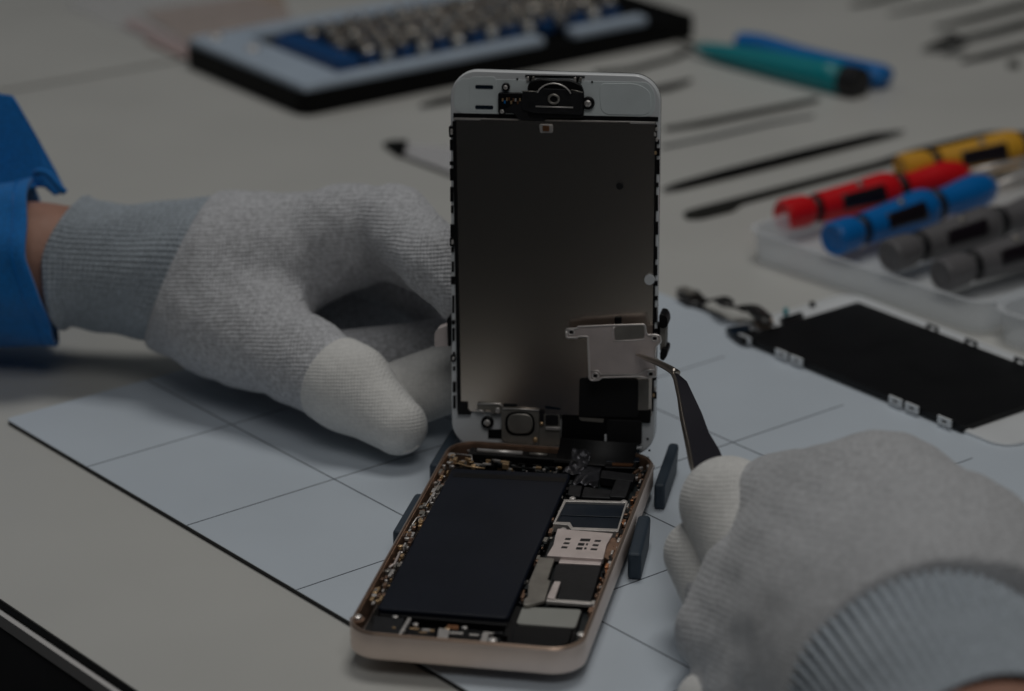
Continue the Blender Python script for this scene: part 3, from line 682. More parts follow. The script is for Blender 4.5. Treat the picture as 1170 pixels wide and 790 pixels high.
# ================================================================== SECOND SCREEN ON THE TABLE
a, b, c = at(823,382,ZT+1)[:2], at(1147,516,ZT+1)[:2], at(925,344,ZT+1)[:2]
dx = (b-a)/np.linalg.norm(b-a); dy = np.array([-dx[1], dx[0]])
D2 = Frame([*a, ZT], np.array([[dx[0],dy[0],0],[dx[1],dy[1],0],[0,0,1]]))
sp2 = tag(empty('spare_screen', D2), 'spare white framed phone screen lying on the table, black back and flex cable upward', 'phone screen')
def dq(pts, z): return [tuple(D2.hit(x, y, 2, z)[:2]) for x, y in pts]
def c10(pts): return [(760 + x/2.854, 310 + y/2.854) for x, y in pts]
LL = np.linalg.norm(b-a) + 1; Wd = 57.5
o = MB().loops([[(x, y, z) for x, y in rr(LL-2*f_, Wd-2*f_, 7.5-f_, 8, LL/2, Wd/2)] for f_, z in ((.5,0),(0,.5),(0,2.2),(.4,2.6),(2.0,2.65),(2.2,2.1))]).build('white_frame', M['white'], sp2); smooth_angle(o, 35)
def dpart(name, pts, lo, hi, m, r=.5, bv=.1, parent=None): return smooth_angle(MB().prism(rpoly(dq(pts, hi), r) if r else dq(pts, hi), lo, hi).build(name, M[m], parent or sp2, bevel=bv), 40)
q = dq(c10([(300,198),(610,92),(1250,300),(975,506)]), 4.2)
# true rectangle through the seen corners
x0, x1 = q[0][0], q[3][0] - .5; y0, y1 = q[3][1], q[1][1]
MB().prism(rr(x1-x0, y1-y0, .8, 3, (x0+x1)/2, (y0+y1)/2), 2.0, 4.2).build('black_back', M['disp'], sp2, bevel=.2)
for x in (270, 395, 445, 780, 835, 945):
    p = dq(c10([(x, 228 + (x-290)*.385)]), 3.6)[0]; X = p[0]
    mbb = MB()
    k_ = [(X-2.6, 2.2), (X+2.6, 2.2), (X+2.6, 5.2), (X-2.6, 5.2)]
    mbb.ringprism([(u, v) for u, v in [(X-2.7,2.7),(X+2.7,2.7),(X+2.7,5.6),(X-2.7,5.6)]], [(X-1.3,2.71),(X+1.3,2.71),(X+1.3,2.72),(X-1.3,2.72)], 0, 1) if False else None
    T = lambda p: (p[0], y0 - 1.6 - p[1]*0, p[2])
    hh = 5.0
    for (u0,u1,z0,z1) in ((-2.7,-1.1,2.5,hh),(1.1,2.7,2.5,hh),(-1.1,1.1,2.5,3.3),(-1.1,1.1,4.2,hh)): mbb.box((X+(u0+u1)/2, y0-1.0, (z0+z1)/2), (u1-u0, .7, z1-z0))
    mbb.build('clip', M['white'], sp2, bevel=.05)
for x in (62, 83, 100, 45):
    mbb = MB()
    for (u0,u1,z0,z1) in ((-2.5,-1.5,2.5,5.2),(1.5,2.5,2.5,5.2),(-1.5,1.5,4.4,5.2)): mbb.box((x+(u0+u1)/2, y1+1.2, (z0+z1)/2), (u1-u0, .7, z1-z0))
    mbb.build('clip', M['disp'], sp2, bevel=.05)
dpart('sensor_bar', c10([(195,185),(270,170),(285,205),(225,210)]), 2.6, 3.8, 'dglass', .8)
dpart('sensor_bar', c10([(225,205),(290,190),(330,215),(255,222)]), 2.6, 4.4, 'black', .8)
dpart('sensor_bar', c10([(370,155),(440,132),(455,142),(385,165)]), 2.6, 3.4, 'black', .8)
dpart('camera_ring', c10([(385,120),(400,118),(402,130),(388,133)]), 2.6, 4.0, 'teal', .5)
dpart('camera_ring', c10([(470,98),(490,98),(490,108),(470,108)]), 2.6, 3.4, 'grip', .8)
dpart('cable_pad', c10([(285,148),(345,140),(355,165),(300,180)]), 3.4, 4.3, 'tan', 1)
fl = [at(*p, z) for p, z in (((885,372),2.6),((873,364),5),((858,352),4),((845,354),3),((832,348),6),((820,341),5),((806,347),1.5),((793,343),1.2),((784,334),2.2))]
P = catmull(fl, 6); vs = []; 
for k, p in enumerate(P):
    w_ = 3.1 if k < 40 else 4.2
    d = P[min(k+1,len(P)-1)] - P[max(k-1,0)]; n_ = np.array([-d[1], d[0], 0]); n_ /= np.linalg.norm(n_); vs += [tuple(p - n_*w_), tuple(p + n_*w_)]
f = [(2*k, 2*k+1, 2*k+3, 2*k+2) for k in range(len(P)-1)]
inv = lambda v: D2.M.T @ (np.array(v) - D2.o)
o = link('flex_cable', [tuple(inv(v)) for v in vs], f, M['flexb'], sp2, smooth=True); sd = o.modifiers.new('s', 'SOLIDIFY'); sd.thickness = .25*S
c_ = inv(at(785,333,2.4)); MB().box(c_, (7, 4, 1.2)).build('cable_plug', M['silver_d'], sp2, bevel=.3)

# ================================================================== TRAY WITH SCREWDRIVERS
tl, tn = at(850,262,ZT+11)[:2], at(1122,350,ZT+11)[:2]
tx = (tn-tl)/np.linalg.norm(tn-tl); ty = np.array([-tx[1], tx[0]])
TR = Frame([*tl, ZT], np.array([[tx[0],ty[0],0],[tx[1],ty[1],0],[0,0,1]]))
tray = tag(empty('plastic_tray', TR), 'low frosted clear plastic tray holding the coloured screwdrivers on the right of the table', 'tray')
TL_ = float(np.linalg.norm(tn-tl)); HT = 11.5
def tray_loops(x0, x1, w):
    cx, wd = (x0+x1)/2, x1-x0; g = lambda o_, z: [(x, y, z) for x, y in rr(wd-2*o_, w-2*o_, 8-o_*.5, 6, cx, w/2)]
    return [g(2.6,.3), g(1.6,.1), g(1.2,.6), g(.2,HT-.8), g(-.9,HT-.6), g(-.9,HT), g(1.1,HT), g(1.3,HT-.9), g(2.3,1.6), g(3.6,1.3)]
o = MB().loops(tray_loops(0, TL_, 150)).build('tray_shell', M['clear'], tray); smooth_angle(o, 40)
o = MB().loops(tray_loops(TL_+3.2, TL_+60, 150)).build('tray_shell', M['clear'], tray); smooth_angle(o, 40)
o = MB().box((TL_+1.6, 70, HT-.5), (3.4, 130, 1)).build('tray_bridge', M['clear'], tray)

def screwdriver(p, q, r, m, label, kind):
    """p: cap end, q: a point further along the handle"""
    p = np.array(p); q = np.array(q); d = (q-p); d /= np.linalg.norm(d)
    t = tag(empty('screwdriver', loc=p), label, 'screwdriver', 'small precision screwdrivers in the plastic tray')
    cap = [(0,r*.55),(.1,r*.86),(1.2,r*1.0),(6,r*1.0),(10,r*.97),(12.5,r*.80)]
    MB().lathe(p, d, [(.9,.1),(.8,r*.6),(0,r*.78)] + cap[1:], 28).build('end_cap', M[m], t, smooth=False)
    smooth_angle(bpy.data.objects[t.children[-1].name] if t.children else None, 35) if False else None
    MB().lathe(p, d, [(12.3,r*.72),(12.6,r*.84),(15.2,r*.84),(15.5,r*.72)], 24).build('swivel_ring', M['grip'], t, smooth=True)
    prof = [(15.4,r*.78),(15.8,r*.93),(22,r*.97),(32,r*1.05),(41,r*1.18),(46,r*1.22),(49,r*1.12),(50,r*.95)]
    h = MB().lathe(p, d, prof, 28).build('handle', M[m], t); smooth_angle(h, 40)
    MB().lathe(p, d, [(49.9,r*.85),(50.4,r*1.04),(53.5,r*.98),(54,r*.8)], 24).build('grip_ring', M['grip'], t, smooth=True)
    g2 = MB().lathe(p, d, [(53.8,r*.7),(54.2,r*.9),(60,r*.86),(66,r*.98),(74,r*1.08),(80,r*.9),(84,r*.45),(85,.1)], 28).build('collar', M[m], t); smooth_angle(g2, 40)
    MB().lathe(p, d, [(84,1.0),(120,1.0)], 12).build('shaft', M['silver'], t, smooth=True)
    # dark recessed window on the upper side facing the camera
    u = np.cross((0,0,1), d); u /= np.linalg.norm(u); w = np.cross(d, u)
    view = -(CM @ np.array([0,0,-1.])); k = view - d*(view@d); k /= np.linalg.norm(k); side = np.cross(d, k)
    vs = []; NA, NL = 8, 10
    for i in range(NL+1):
        s_ = 23 + 18.5*i/NL; R_ = np.interp(s_, [22,32,41], [r*.97, r*1.05, r*1.18]) + .12
        for j in range(NA+1):
            a_ = math.radians(-26 + 52*j/NA + 4); vs.append(tuple(p + d*s_ + R_*(k*math.cos(a_) + side*math.sin(a_))))
    fs = [(i*(NA+1)+j, (i+1)*(NA+1)+j, (i+1)*(NA+1)+j+1, i*(NA+1)+j+1) for i in range(NL) for j in range(NA)]
    o = link('window', vs, fs, M['window'], h, smooth=True); sd = o.modifiers.new('s', 'SOLIDIFY'); sd.thickness = .3*S; sd.offset = -1
    c = p + d*33 + (r*1.07)*(k*math.cos(.75) - side*math.sin(.75))
    MB().lathe(c - k*1.0, k, [(0,1.6),(1.0,1.5),(1.6,1.0)], 12).build('rivet', M['silver_d'], h, smooth=True)
    return t
sd_ = [((893,247),(1112,196),'red','red screwdriver with a black window, leftmost in the clear plastic tray',5.2),
       ((950,274),(1170,201),'bplastic','bright blue screwdriver in the clear tray, between the red one and the grey pair',5.4),
       ((1015,293),(1175,243),'gplastic','grey screwdriver in the clear plastic tray, right beside the bright blue one',5.2),
       ((1074,315),(1230,268),'gplastic','grey screwdriver in the clear plastic tray nearest the front, lowest of the row',5.2)]
for a_, b_, m_, lab, r_ in sd_: screwdriver(at(*a_, 8.4), at(*b_, 9.7), r_*1.13, m_, lab, 0)
yl = screwdriver(at(1028,195,9), at(1200,163,12), 6.2, 'yellow', 'yellow screwdriver with black rings lying behind the red one', 0)

# ================================================================== BIT CASE
p0, p1, p2 = at(347,135,ZT)[:2], at(209,76,ZT)[:2], at(790,45,ZT)[:2]
cx_ = (p2-p0)/np.linalg.norm(p2-p0); cy_ = np.array([-cx_[1], cx_[0]])
CW, CD = float(np.linalg.norm(p2-p0)) + 4, float(np.linalg.norm(p1-p0))
CS = Frame([*p0, ZT], np.array([[cx_[0],cy_[0],0],[cx_[1],cy_[1],0],[0,0,1]]))
case = tag(empty('bit_case', CS), 'black case with pale blue frame and blue racks full of shiny bits, behind the screen', 'tool case')
HC = 9.5
o = MB().loops([[(x,y,z) for x,y in rr(CW-2*f_, CD-2*f_, 6-f_, 6, CW/2, CD/2)] for f_, z in ((1.0,0),(0,1),(0,HC),(1.2,HC+.5),(1.4,HC-.5))]).build('case_body', M['case'], case); smooth_angle(o, 40)
def cb(name, x0, x1, y0, y1, z0, z1, m, bv=1.0): return MB().prism(rr(x1-x0, y1-y0, 1.8, 4, (x0+x1)/2, (y0+y1)/2), z0, z1).build(name, M[m], case, bevel=bv)
gx0, gx1 = CW*.60, CW*.68
cb('blue_frame', 2, gx0, 2.0, 11, HC-.6, HC+3.4, 'case_blue'); cb('blue_frame', gx1, CW-26, 2.5, 11, HC-.6, HC+3.6, 'case_blue')
cb('blue_frame', 2, 24, 11.3, CD-2, HC-.6, HC+3.4, 'case_blue'); cb('blue_frame', 24.3, CW-10, CD-14, CD-2, HC-.6, HC+3.4, 'case_blue')
cb('black_channel', 40, CW-30, CD-19, CD-14.4, HC-.5, HC+2, 'case')
cb('rack_base', 26, CW-22, 12, CD-19.5, HC-.4, HC+1, 'case', .3)
cb('blue_rack', 25, 37, 12.5, CD-34, HC+1.02, HC+7, 'rack')
for x, y in ((10, CD*.88), (13, CD*.62)):
    MB().lathe((x, y, HC+3.4), (0,0,1), [(0,3.2),(1.2,3),(2.2,1.8)], 16).build('corner_stud', M['silver'], case, smooth=True)
R = random.Random(21)
bits = []
for row in range(5):
    y = 16.5 + row*(CD-40)/5
    nb = 15
    for k in range(nb):
        x = 44 + k*(CW-70)/nb + (row % 2)*5
        if True:
            cb('blue_rack', x-3.5, x+2.6, y-2.8, y+2.8, HC+1.01 + .01*((row+k) % 2), HC+(4.2 if row else 5.6), 'rack', .6)
        if row or k % 2: bits.append((x, y + (2 if row == 0 else 0)))
bit0 = None
for i, (x, y) in enumerate(bits):
    w = CS.o + CS.M @ np.array([x, y, HC+6.2 + R.uniform(-.5, .8)])
    if bit0 is None:
        bit0 = empty('driver_bit', loc=(0,0,0)); del bit0['_w']
        b1 = MB().lathe((-7,0,0), (1,0,0), [(0,2.0),(.4,2.5),(8,2.5),(8.5,2.1)], 6).build('hex_shank', M['bit']); b1.parent = bit0
        b2 = MB().lathe((1.4,0,0), (1,0,0), [(0,1.2),(4.6,1.2),(5.4,1.6),(6.6,1.0)], 10).build('bit_tip', M['bit_d']); b2.parent = bit0; t_ = bit0
        smooth_angle(b2, 30)
    else:
        t_ = bit0.copy(); COL.objects.link(t_)
        for ch in (b1, b2): c = ch.copy(); COL.objects.link(c); c.parent = t_
    t_.location = [v*S for v in w]; t_.rotation_euler = (R.uniform(0,1), R.uniform(-.18,-.05), math.atan2(cx_[1], cx_[0]) + 1.0 + R.uniform(-.22,.22))
    tag(t_, 'short silver screwdriver bit standing in the rows of the blue racks in the case', 'driver bit', 'driver bits in the racks of the case')

# ================================================================== TOOLS ON THE TABLE BEHIND
def stick(name, pts, rad, m, label, cat, sq=(1,.45), group=None, z=None):
    rad = [r_*1.25 for r_ in rad]; mx = max(rad); zz = ZT + mx*sq[1] + .15 if z is None else z
    P = [at(x, y, zz) for x, y in pts]; t = MB().tube(P, rad, 12, sq=sq).build(name, M[m], None, smooth=True)
    return tag(t, label, cat, group)
G1 = 'black prying sticks and tools scattered at the back of the table'
stick('spudger', [(757,216.5),(775,212),(830,198),(930,173),(1000,156),(1033,149.5)], [.5,1.8,2.5,2.6,2.2,.5], 'spudger', 'black pointed spudger, the thickest and sharpest one between the screen and the tray', 'spudger', group=G1)
stick('spudger', [(760,147),(800,141),(850,131),(900,121),(934,113)], [1.0,1.6,1.6,1.5,1.2], 'olive', 'dark thin spudger lying right of the screen above the thick black spudger', 'spudger', group=G1)
stick('glass_rod', [(757,168),(820,155),(880,141),(930,132)], [.7,.8,.8,.5], 'dglass', 'thin bluish rod lying just in front of the dark thin spudger', 'rod')
o = MB()
bl = [at(x,y,ZT+1.0)[:2] for x,y in [(780,243),(795,238),(1000,185),(1045,170),(1120,152),(1150,150),(1148,157),(1120,160),(1060,176),(980,197),(848,232),(838,240),(800,249),(784,249)]]
tag(smooth_angle(MB().prism(rpoly([tuple(p) for p in bl], 2), ZT+.1, ZT+1.3).build('metal_spatula', M['olive'], None, bevel=.3), 40), 'long flat dark metal spatula behind the clear tray and the red screwdriver', 'spatula')
stick('spudger', [(480,121),(500,116),(560,104),(620,94)], [.6,1.9,2.0,1.5], 'spudger', 'black stick poking out left of the screen just in front of the bit case', 'spudger', group=G1)
stick('spudger', [(740,104),(765,99),(789,91.5)], [1.7,1.9,.9], 'spudger', 'short end of a black stick poking out just right of the top of the screen', 'spudger', group=G1)
stick('spudger', [(680,84),(720,80),(770,66),(790,57)], [1.6,1.6,1.4,1.0], 'olive', 'dark grey stick lying along the right end of the bit case', 'spudger', group=G1)
stick('spudger', [(972,6),(1000,1),(1040,-8)], [.8,1.6,1.6], 'olive', 'dark stick at the very top edge, leftmost of the far tools', 'spudger', group=G1)
stick('spudger', [(1015,16),(1060,7),(1120,-5)], [.5,1.3,1.3], 'olive', 'thin dark stick second from the left among the far tools', 'spudger', group=G1)
stick('spudger', [(1068,31),(1110,21),(1175,4)], [.7,1.8,2.0], 'olive', 'long dark stick just above the tool with the black clip', 'spudger', group=G1)
stick('spudger', [(1099,70),(1125,64),(1175,51)], [.8,1.8,1.8], 'spudger', 'black tapered stick below the tool with the black clip', 'spudger', group=G1)
t = tag(empty('clip_tool', loc=at(1080,50,ZT)), 'pointed dark tool with a black clip lying among the far tools at the top right', 'tool')
MB().tube([at(1052,57,0.5), at(1068,52,1.5), at(1085,46,3), at(1100,44,2)], [.3,2.4,3.2,2.2], 12, sq=(1,.6)).build('pointed_head', M['olive'], t, smooth=True)
MB().tube([at(1076,47,5), at(1088,44,6), at(1104,46,4.5)], [1.6,3.6,1.8], 12, sq=(1,.7)).build('black_clip', M['black'], t, smooth=True)
MB().tube([at(1100,44,1.5), at(1135,36,1), at(1175,25,1)], [1.2,1.3,1.5], 10).build('handle', M['olive'], t, smooth=True)
tag(smooth_angle(MB().lathe(at(1158,77,ZT), (0,0,1), [(0,2.6),(1.6,2.6),(2.6,1.6)], 14).build('rubber_foot', M['olive']), 40), 'tiny round dark button at the right edge under the far tools', 'button')

# opening pick left of the screen
t = tag(empty('opening_tool', loc=at(480,175,ZT)), 'pale flat opening tool with a black triangular tip, left of the upright screen', 'opening tool')
tri = [tuple(at(x,y,ZT+1)[:2]) for x,y in [(437,165),(449,162),(466,162),(461,178),(455,178)]]
MB().prism(rpoly(tri, 1), ZT+.1, ZT+1.8).build('tip', M['spudger'], t, bevel=.3)
bd = [tuple(at(x,y,ZT+1)[:2]) for x,y in [(466,163),(540,170),(600,190),(560,215),(500,190),(462,178)]]
MB().prism(rpoly(bd, 1), ZT+.1, ZT+1.1).build('pale_body', M['film'], t)
MB().tube([at(458,178,ZT+.8), at(500,194,ZT+.8), at(560,217,ZT+.8)], .55, 8).build('dark_edge', M['olive'], t, smooth=True)

# teal tool and blue tool
t = tag(empty('teal_tool', loc=at(890,85,ZT)), 'teal tapered tool with round black end cap, in front of the deep blue one', 'tool')
a_, b_ = at(795,54,3.2), at(966,92,4.2); d = b_-a_; Lt = np.linalg.norm(d)
MB().lathe(a_, d, [(0,1.3),(5,2.8),(20,4.3),(45,5.8),(Lt-12,6.7),(Lt,6.8)], 24).build('body', M['teal'], t, smooth=True)
MB().lathe(a_, d, [(Lt-.5,6.2),(Lt,6.9),(Lt+5,7.1),(Lt+8,6.8),(Lt+8.5,4)], 24).build('end_cap', M['grip'], t, smooth=False)
MB().tube([at(768,43,2), at(798,55,3)], [.8,1.1], 10).build('metal_tip', M['olive'], t, smooth=True)
t = tag(empty('blue_tool', loc=at(930,70,ZT)), 'deep blue rounded bar tool lying right behind the teal one', 'tool')
P = catmull([at(842,46,3.5), at(870,50,3.6), at(915,64,3.8), at(965,77,4), at(1012,88,4)], 6)
MB().tube(P, list(np.interp(np.linspace(0,1,len(P)), [0,.04,.5,.96,1], [3.4,5.0,5.6,6.6,5.4])), 16, sq=(1,.7)).build('body', M['dblue'], t, smooth=True)

# clear bag with a printed card at the far left
t = tag(empty('plastic_bag', loc=at(170,35,ZT)), 'crumpled clear plastic bag with tan and pink card at the far left', 'bag')
c0 = [at(x,y,ZT)[:2] for x,y in [(70,8),(225,72),(345,20),(180,-40)]]; N_ = 26; g = []
def nz(u, v): return 1.5 + 1.6*math.sin(9*u+5*v)*math.sin(7*v+1) + .9*math.sin(23*u-8*v) + .6*math.sin(31*v+11*u)
for i in range(N_+1):
    for j in range(N_+1):
        u, v = i/N_, j/N_; p = (1-v)*((1-u)*c0[0]+u*c0[1]) + v*((1-u)*c0[3]+u*c0[2]); g.append((p[0], p[1], ZT + 1.2 + max(0, nz(u,v))*min(1, 6*min(u,1-u,v,1-v)+.1)))
fs = [(a*(N_+1)+b, (a+1)*(N_+1)+b, (a+1)*(N_+1)+b+1, a*(N_+1)+b+1) for a in range(N_) for b in range(N_)]
link('bag_film', g, fs, M['film'], t, smooth=True)
cd = [tuple(at(x,y,ZT)[:2]) for x,y in [(160,15),(235,62),(335,30),(320,-10)]]
MB().prism(cd, ZT+.1, ZT+.5).build('card', M['tan'], t)
for pts in ([(140,30),(215,62),(222,55),(150,22)], [(165,48),(215,70),(222,66),(172,42)]): MB().prism([tuple(at(x,y,ZT)[:2]) for x,y in pts], ZT+.6, ZT+.8).build('print_stripe', M['pink'], t)
# ================================================================== LEFT HAND
VW = CM @ np.array([0,0,-1.]); UP = CM @ np.array([0,1,0.]); RT = CM @ np.array([1,0,0.])
lh = tag(empty('gloved_hand', loc=at(300,330,10)), 'left hand in a grey knit glove and blue sleeve, steadying the upright screen from behind', 'hand')
P_ = lambda x, y, d: dp(x, y, d + 14)
def uni(P, prims, k):
    f = None
    for a, b, r1, r2 in prims:
        g = seg(P, a, b, r1, r2); f = g if f is None else smin(f, g, k)
    return f
# seam plane between cuff and hand: contains the view ray and the slanted line of the seam
sA, sB = P_(246,216,885), P_(160,400,885)
sn = np.cross(sB - sA, VW); sn /= np.linalg.norm(sn); sn = sn if sn @ RT > 0 else -sn
palm = [(P_(130,300,890), P_(260,316,880), 18.5, 22.5), (P_(225,266,890), P_(400,256,868), 9.5, 9.5), (P_(260,312,880), P_(395,285,872), 23, 13),
        (P_(200,345,885), P_(290,378,866), 16, 15.5), (P_(250,268,900), P_(400,264,896), 11, 13)]
thumb = [(P_(250,368,868), P_(345,412,848), 15.5, 13.2), (P_(345,412,848), P_(400,444,836), 13.2, 12.2), (P_(400,444,836), P_(455,487,826), 12.0, 7.9)]
Y = lambda x, y, yy: aty(x, y, yy)
index = [(P_(400,262,868), P_(452,256,858), 12.5, 11.3), (P_(452,256,858), Y(500,300,150), 11.3, 10.2), (Y(500,300,150), Y(545,352,141), 10.2, 8.6)]
middle = [(P_(395,270,890), Y(470,285,178), 12, 11), (Y(470,285,178), Y(580,350,166), 11, 9.5), (Y(580,350,166), Y(560,415,152), 9.5, 9.3), (Y(560,415,152), Y(462,450,146), 9.6, 9.4)]
ring = [(P_(385,280,905), Y(480,325,196), 12, 10), (Y(480,325,196), Y(560,395,190), 10, 9), (Y(560,395,190), Y(500,402,172), 9, 9.4), (Y(500,402,172), Y(388,414,166), 9.6, 9.6)]
pinky = [(P_(370,290,911), Y(450,335,226), 14, 14), (Y(450,335,226), Y(540,352,220), 14, 13), (Y(450,350,220), Y(378,364,208), 15, 14)]
def lfn(P):
    b = uni(P, palm, 9); b = smin(b, uni(P, thumb, 3), 9); b = smin(b, uni(P, index, 3), 8)
    b = b + .14*np.sin(P[...,0]*.42 + P[...,2]*.5)*np.sin(P[...,1]*.37+1) + .12*np.sin(P[...,0]*.7 - P[...,2]*.55 + 2)
    f = b
    for fi, k in ((middle, 2.5), (ring, 2.5), (pinky, 2.5)): f = smin(f, uni(P, fi, k), 2.5)
    cut = -((P - sA.astype(np.float32)) @ sn.astype(np.float32))
    return smax(f, cut, 3.5)
pts = np.array([q for L in (palm, thumb, index, middle, ring, pinky) for a, b, *_ in L for q in (a, b)])
glove = body_mesh('glove', lfn, pts.min(0)-26, pts.max(0)+26, .8, M['knit'], lh)
# coated thumb tip
tA, tB = thumb[2][0], thumb[2][1]; tdir = (tB - tA)/np.linalg.norm(tB - tA)
cutp = P_(376,430,840); cn_ = tdir*.95 + UP*.12; cn_ /= np.linalg.norm(cn_)
def tipfn(P):
    b = uni(P, thumb, 3) - .6; return smax(b, -((P - cutp.astype(np.float32)) @ cn_.astype(np.float32)), 1.2)
body_mesh('coated_thumb_tip', tipfn, np.minimum(tA, tB)-16, np.maximum(tA, tB)+16, .5, M['coat'], glove)
def tipfn2(P): return smax(uni(P, middle[3:], 1) - .8, -((P - Y(530,420,148).astype(np.float32)) @ (-RT).astype(np.float32)), 1)
q = np.array([middle[3][0], middle[3][1]]); body_mesh('coated_fingertip', tipfn2, q.min(0)-12, q.max(0)+12, .6, M['coat'], glove)
# end seam stitches at the thumb tip
for k in range(3):
    c = tB + tdir*(6.2 + .9*k) ; 
    pp = [tB + (tdir*(.78+.055*k) - UP*math.cos(a)*.62*(1-.13*k) + RT*math.sin(a)*.5)*9.55 for a in np.linspace(-1.0, .6, 9)]
    pp = [tB + (p_-tB)/np.linalg.norm(p_-tB)*8.62 for p_ in pp]
    MB().tube(pp, .28, 6).build('tip_stitch', M['coat'], glove, smooth=True)

# ribbed cuff
def cuff_tube(name, C0, C1, r0, r1, ribs, rows, end_plane, parent, m, n_u=None, n_v=150, squash=1., roll=True, depth=.6, waist=.06, updir=None, rowd=.26, start_curve=0., dec=0.):
    C0 = np.array(C0); C1 = np.array(C1); d = C1 - C0; L_ = np.linalg.norm(d); d /= L_
    upv = UP if updir is None else updir
    w = upv - d*(upv @ d); w /= np.linalg.norm(w); u = np.cross(w, d)
    n_u = n_u or ribs*7; vs = []; R = random.Random(3)
    A = np.arange(n_u)/n_u*2*math.pi
    rad0 = u[None]*np.cos(A)[:, None]*squash + w[None]*np.sin(A)[:, None]
    if end_plane is not None:
        pn, pp0 = end_plane
    for k in range(n_v + 1):
        t = k/n_v
        if end_plane is not None:
            # distance along d to the plane at this angle
            base = C0 + rad0*r1; tt = ((pp0 - base) @ pn)/(d @ pn) ; LL_ = np.clip(tt + 1.5, 10, L_*1.6)
        else: LL_ = np.full(n_u, L_)
        s_ = t*LL_
        r = r0 + (r1 - r0)*t - waist*r0*math.sin(math.pi*min(1, t*1.1))
        if roll: r = r + 1.3*math.exp(-((t-.06)/.05)**2) - (3.2*max(0, (.035-t)/.035)**2)
        fold = .5*np.sin(A*3 + 1.2 + t*5) * math.sin(t*9+1) + .35*np.sin(A*5 + t*7)
        rib = depth*(dec*math.exp(-t/.22) + 1 - dec)*(np.abs(np.cos(A*ribs/2))**.7 - .5); row = rowd*np.cos(2*math.pi*rows*t + .8*np.sin(A*9))*(.5 + .5*np.abs(np.cos(A*ribs/2)))
        rr_ = r + fold + rib + row
        st = start_curve*(-1*np.cos(A) + 3*np.maximum(0, np.sin(A))**1.5 + 1.5*np.maximum(0, -np.sin(A))**2)*(1-t)**1.5
        vs.append(C0 + d*(s_ + st)[:, None] + rad0*rr_[:, None])
    V = np.concatenate(vs); F_ = [(k*n_u+i, k*n_u+(i+1) % n_u, (k+1)*n_u+(i+1) % n_u, (k+1)*n_u+i) for k in range(n_v) for i in range(n_u)]
    o = link(name, V.tolist(), F_, M[m], parent, smooth=True); return o
cuff_tube('cuff', P_(56,300,893), P_(215,309,886), 19.6, 22.6, 76, 26, (sn, sA), glove, 'cuff', start_curve=3)
# seam thread on the lower side of the cuff
cl_ = [P_(x, y, 870) for x, y in ((53,338),(66,337),(86,335),(104,341),(120,342),(138,352),(155,353))]
# forearm skin
fa = [(P_(130,299,891), P_(40,300,896), 16.5, 17.5), (P_(40,300,896), P_(-120,306,905), 17.5, 22)]
q = np.array([x for a, b, *_ in fa for x in (a, b)])
body_mesh('forearm', lambda P: uni(P, fa, 6), q.min(0)-24, q.max(0)+24, 1.4, M['skin'], lh)
# sleeve: stiff blue shirt cuff, open slit at the top
d = P_(60,300,895) - P_(-120,306,908); Ls = np.linalg.norm(d); d /= Ls; w = UP - d*(UP @ d); w /= np.linalg.norm(w); u = np.cross(w, d)
# u points towards / away from the camera
vs = []; nA, nL = 90, 26; c0 = P_(-120,306,908)
a0, a1 = math.radians(100), math.radians(100+345)
for k in range(nL+1):
    t = k/nL
    for i in range(nA+1):
        s_ = i/nA; a = a0 + (a1-a0)*s_
        front = (VW @ (u*math.cos(a) + w*math.sin(a)))     # >0 : far side
        ext = 170/3.73 + (-8 if front > 0 else 0)
        # slanted rim: reaches further right at the bottom
        ext = 48 - 8.5*math.cos(a) + 6.4*max(0, -math.sin(a))
        r = 25.5 + 1.4*math.sin(a*2+t*3) + .7*math.sin(5*a + 4*t) + .5*math.sin(9*a - 7*t)*t
        vs.append(tuple(c0 + d*(t*ext) + (u*math.cos(a)*1.05 + w*math.sin(a))*r))
fs = [(k*(nA+1)+i, k*(nA+1)+i+1, (k+1)*(nA+1)+i+1, (k+1)*(nA+1)+i) for k in range(nL) for i in range(nA)]
sl_ = link('sleeve', vs, fs, M['blue'], lh, smooth=True); sd = sl_.modifiers.new('s', 'SOLIDIFY'); sd.thickness = 1.5*S; sd.offset = 0
hm = [vs[int(.94*nL)*(nA+1)+i] for i in range(0, nA+1, 2)]
hc = c0 + d*40
MB().tube([np.array(p) + (np.array(p)-(hc + d*((np.array(p)-hc)@d)))/25.5*.85 for p in hm], .28, 6).build('hem_stitch', M['dblue'], sl_, smooth=True)
# standing back flap of the cuff
fp = [(-60,95),(4,108),(14,109),(20,118),(44,160),(64,196),(75,219),(62,224),(50,214),(38,214),(15,218),(-60,225)]
vs = [P_(x, y, 900 + max(0, (x-40))*.15) for x, y in fp]; n = len(vs)
vs2 = [v + VW*1.6 for v in vs]
fl_ = link('sleeve_flap', [tuple(v) for v in vs + vs2], [tuple(range(n)), tuple(range(n, 2*n))[::-1]] + [(i, (i+1) % n, n+(i+1) % n, n+i) for i in range(n)], M['blue'], sl_, bevel=.5)
MB().tube(catmull([P_(40,199,897), P_(46,196,896), P_(56,200,896), P_(68,214,896), P_(74,220,897)], 5), 1.1, 8).build('sleeve_hem', M['blue'], sl_, smooth=True)

# ================================================================== RIGHT HAND
P_ = lambda x, y, d: dp(x, y, d)

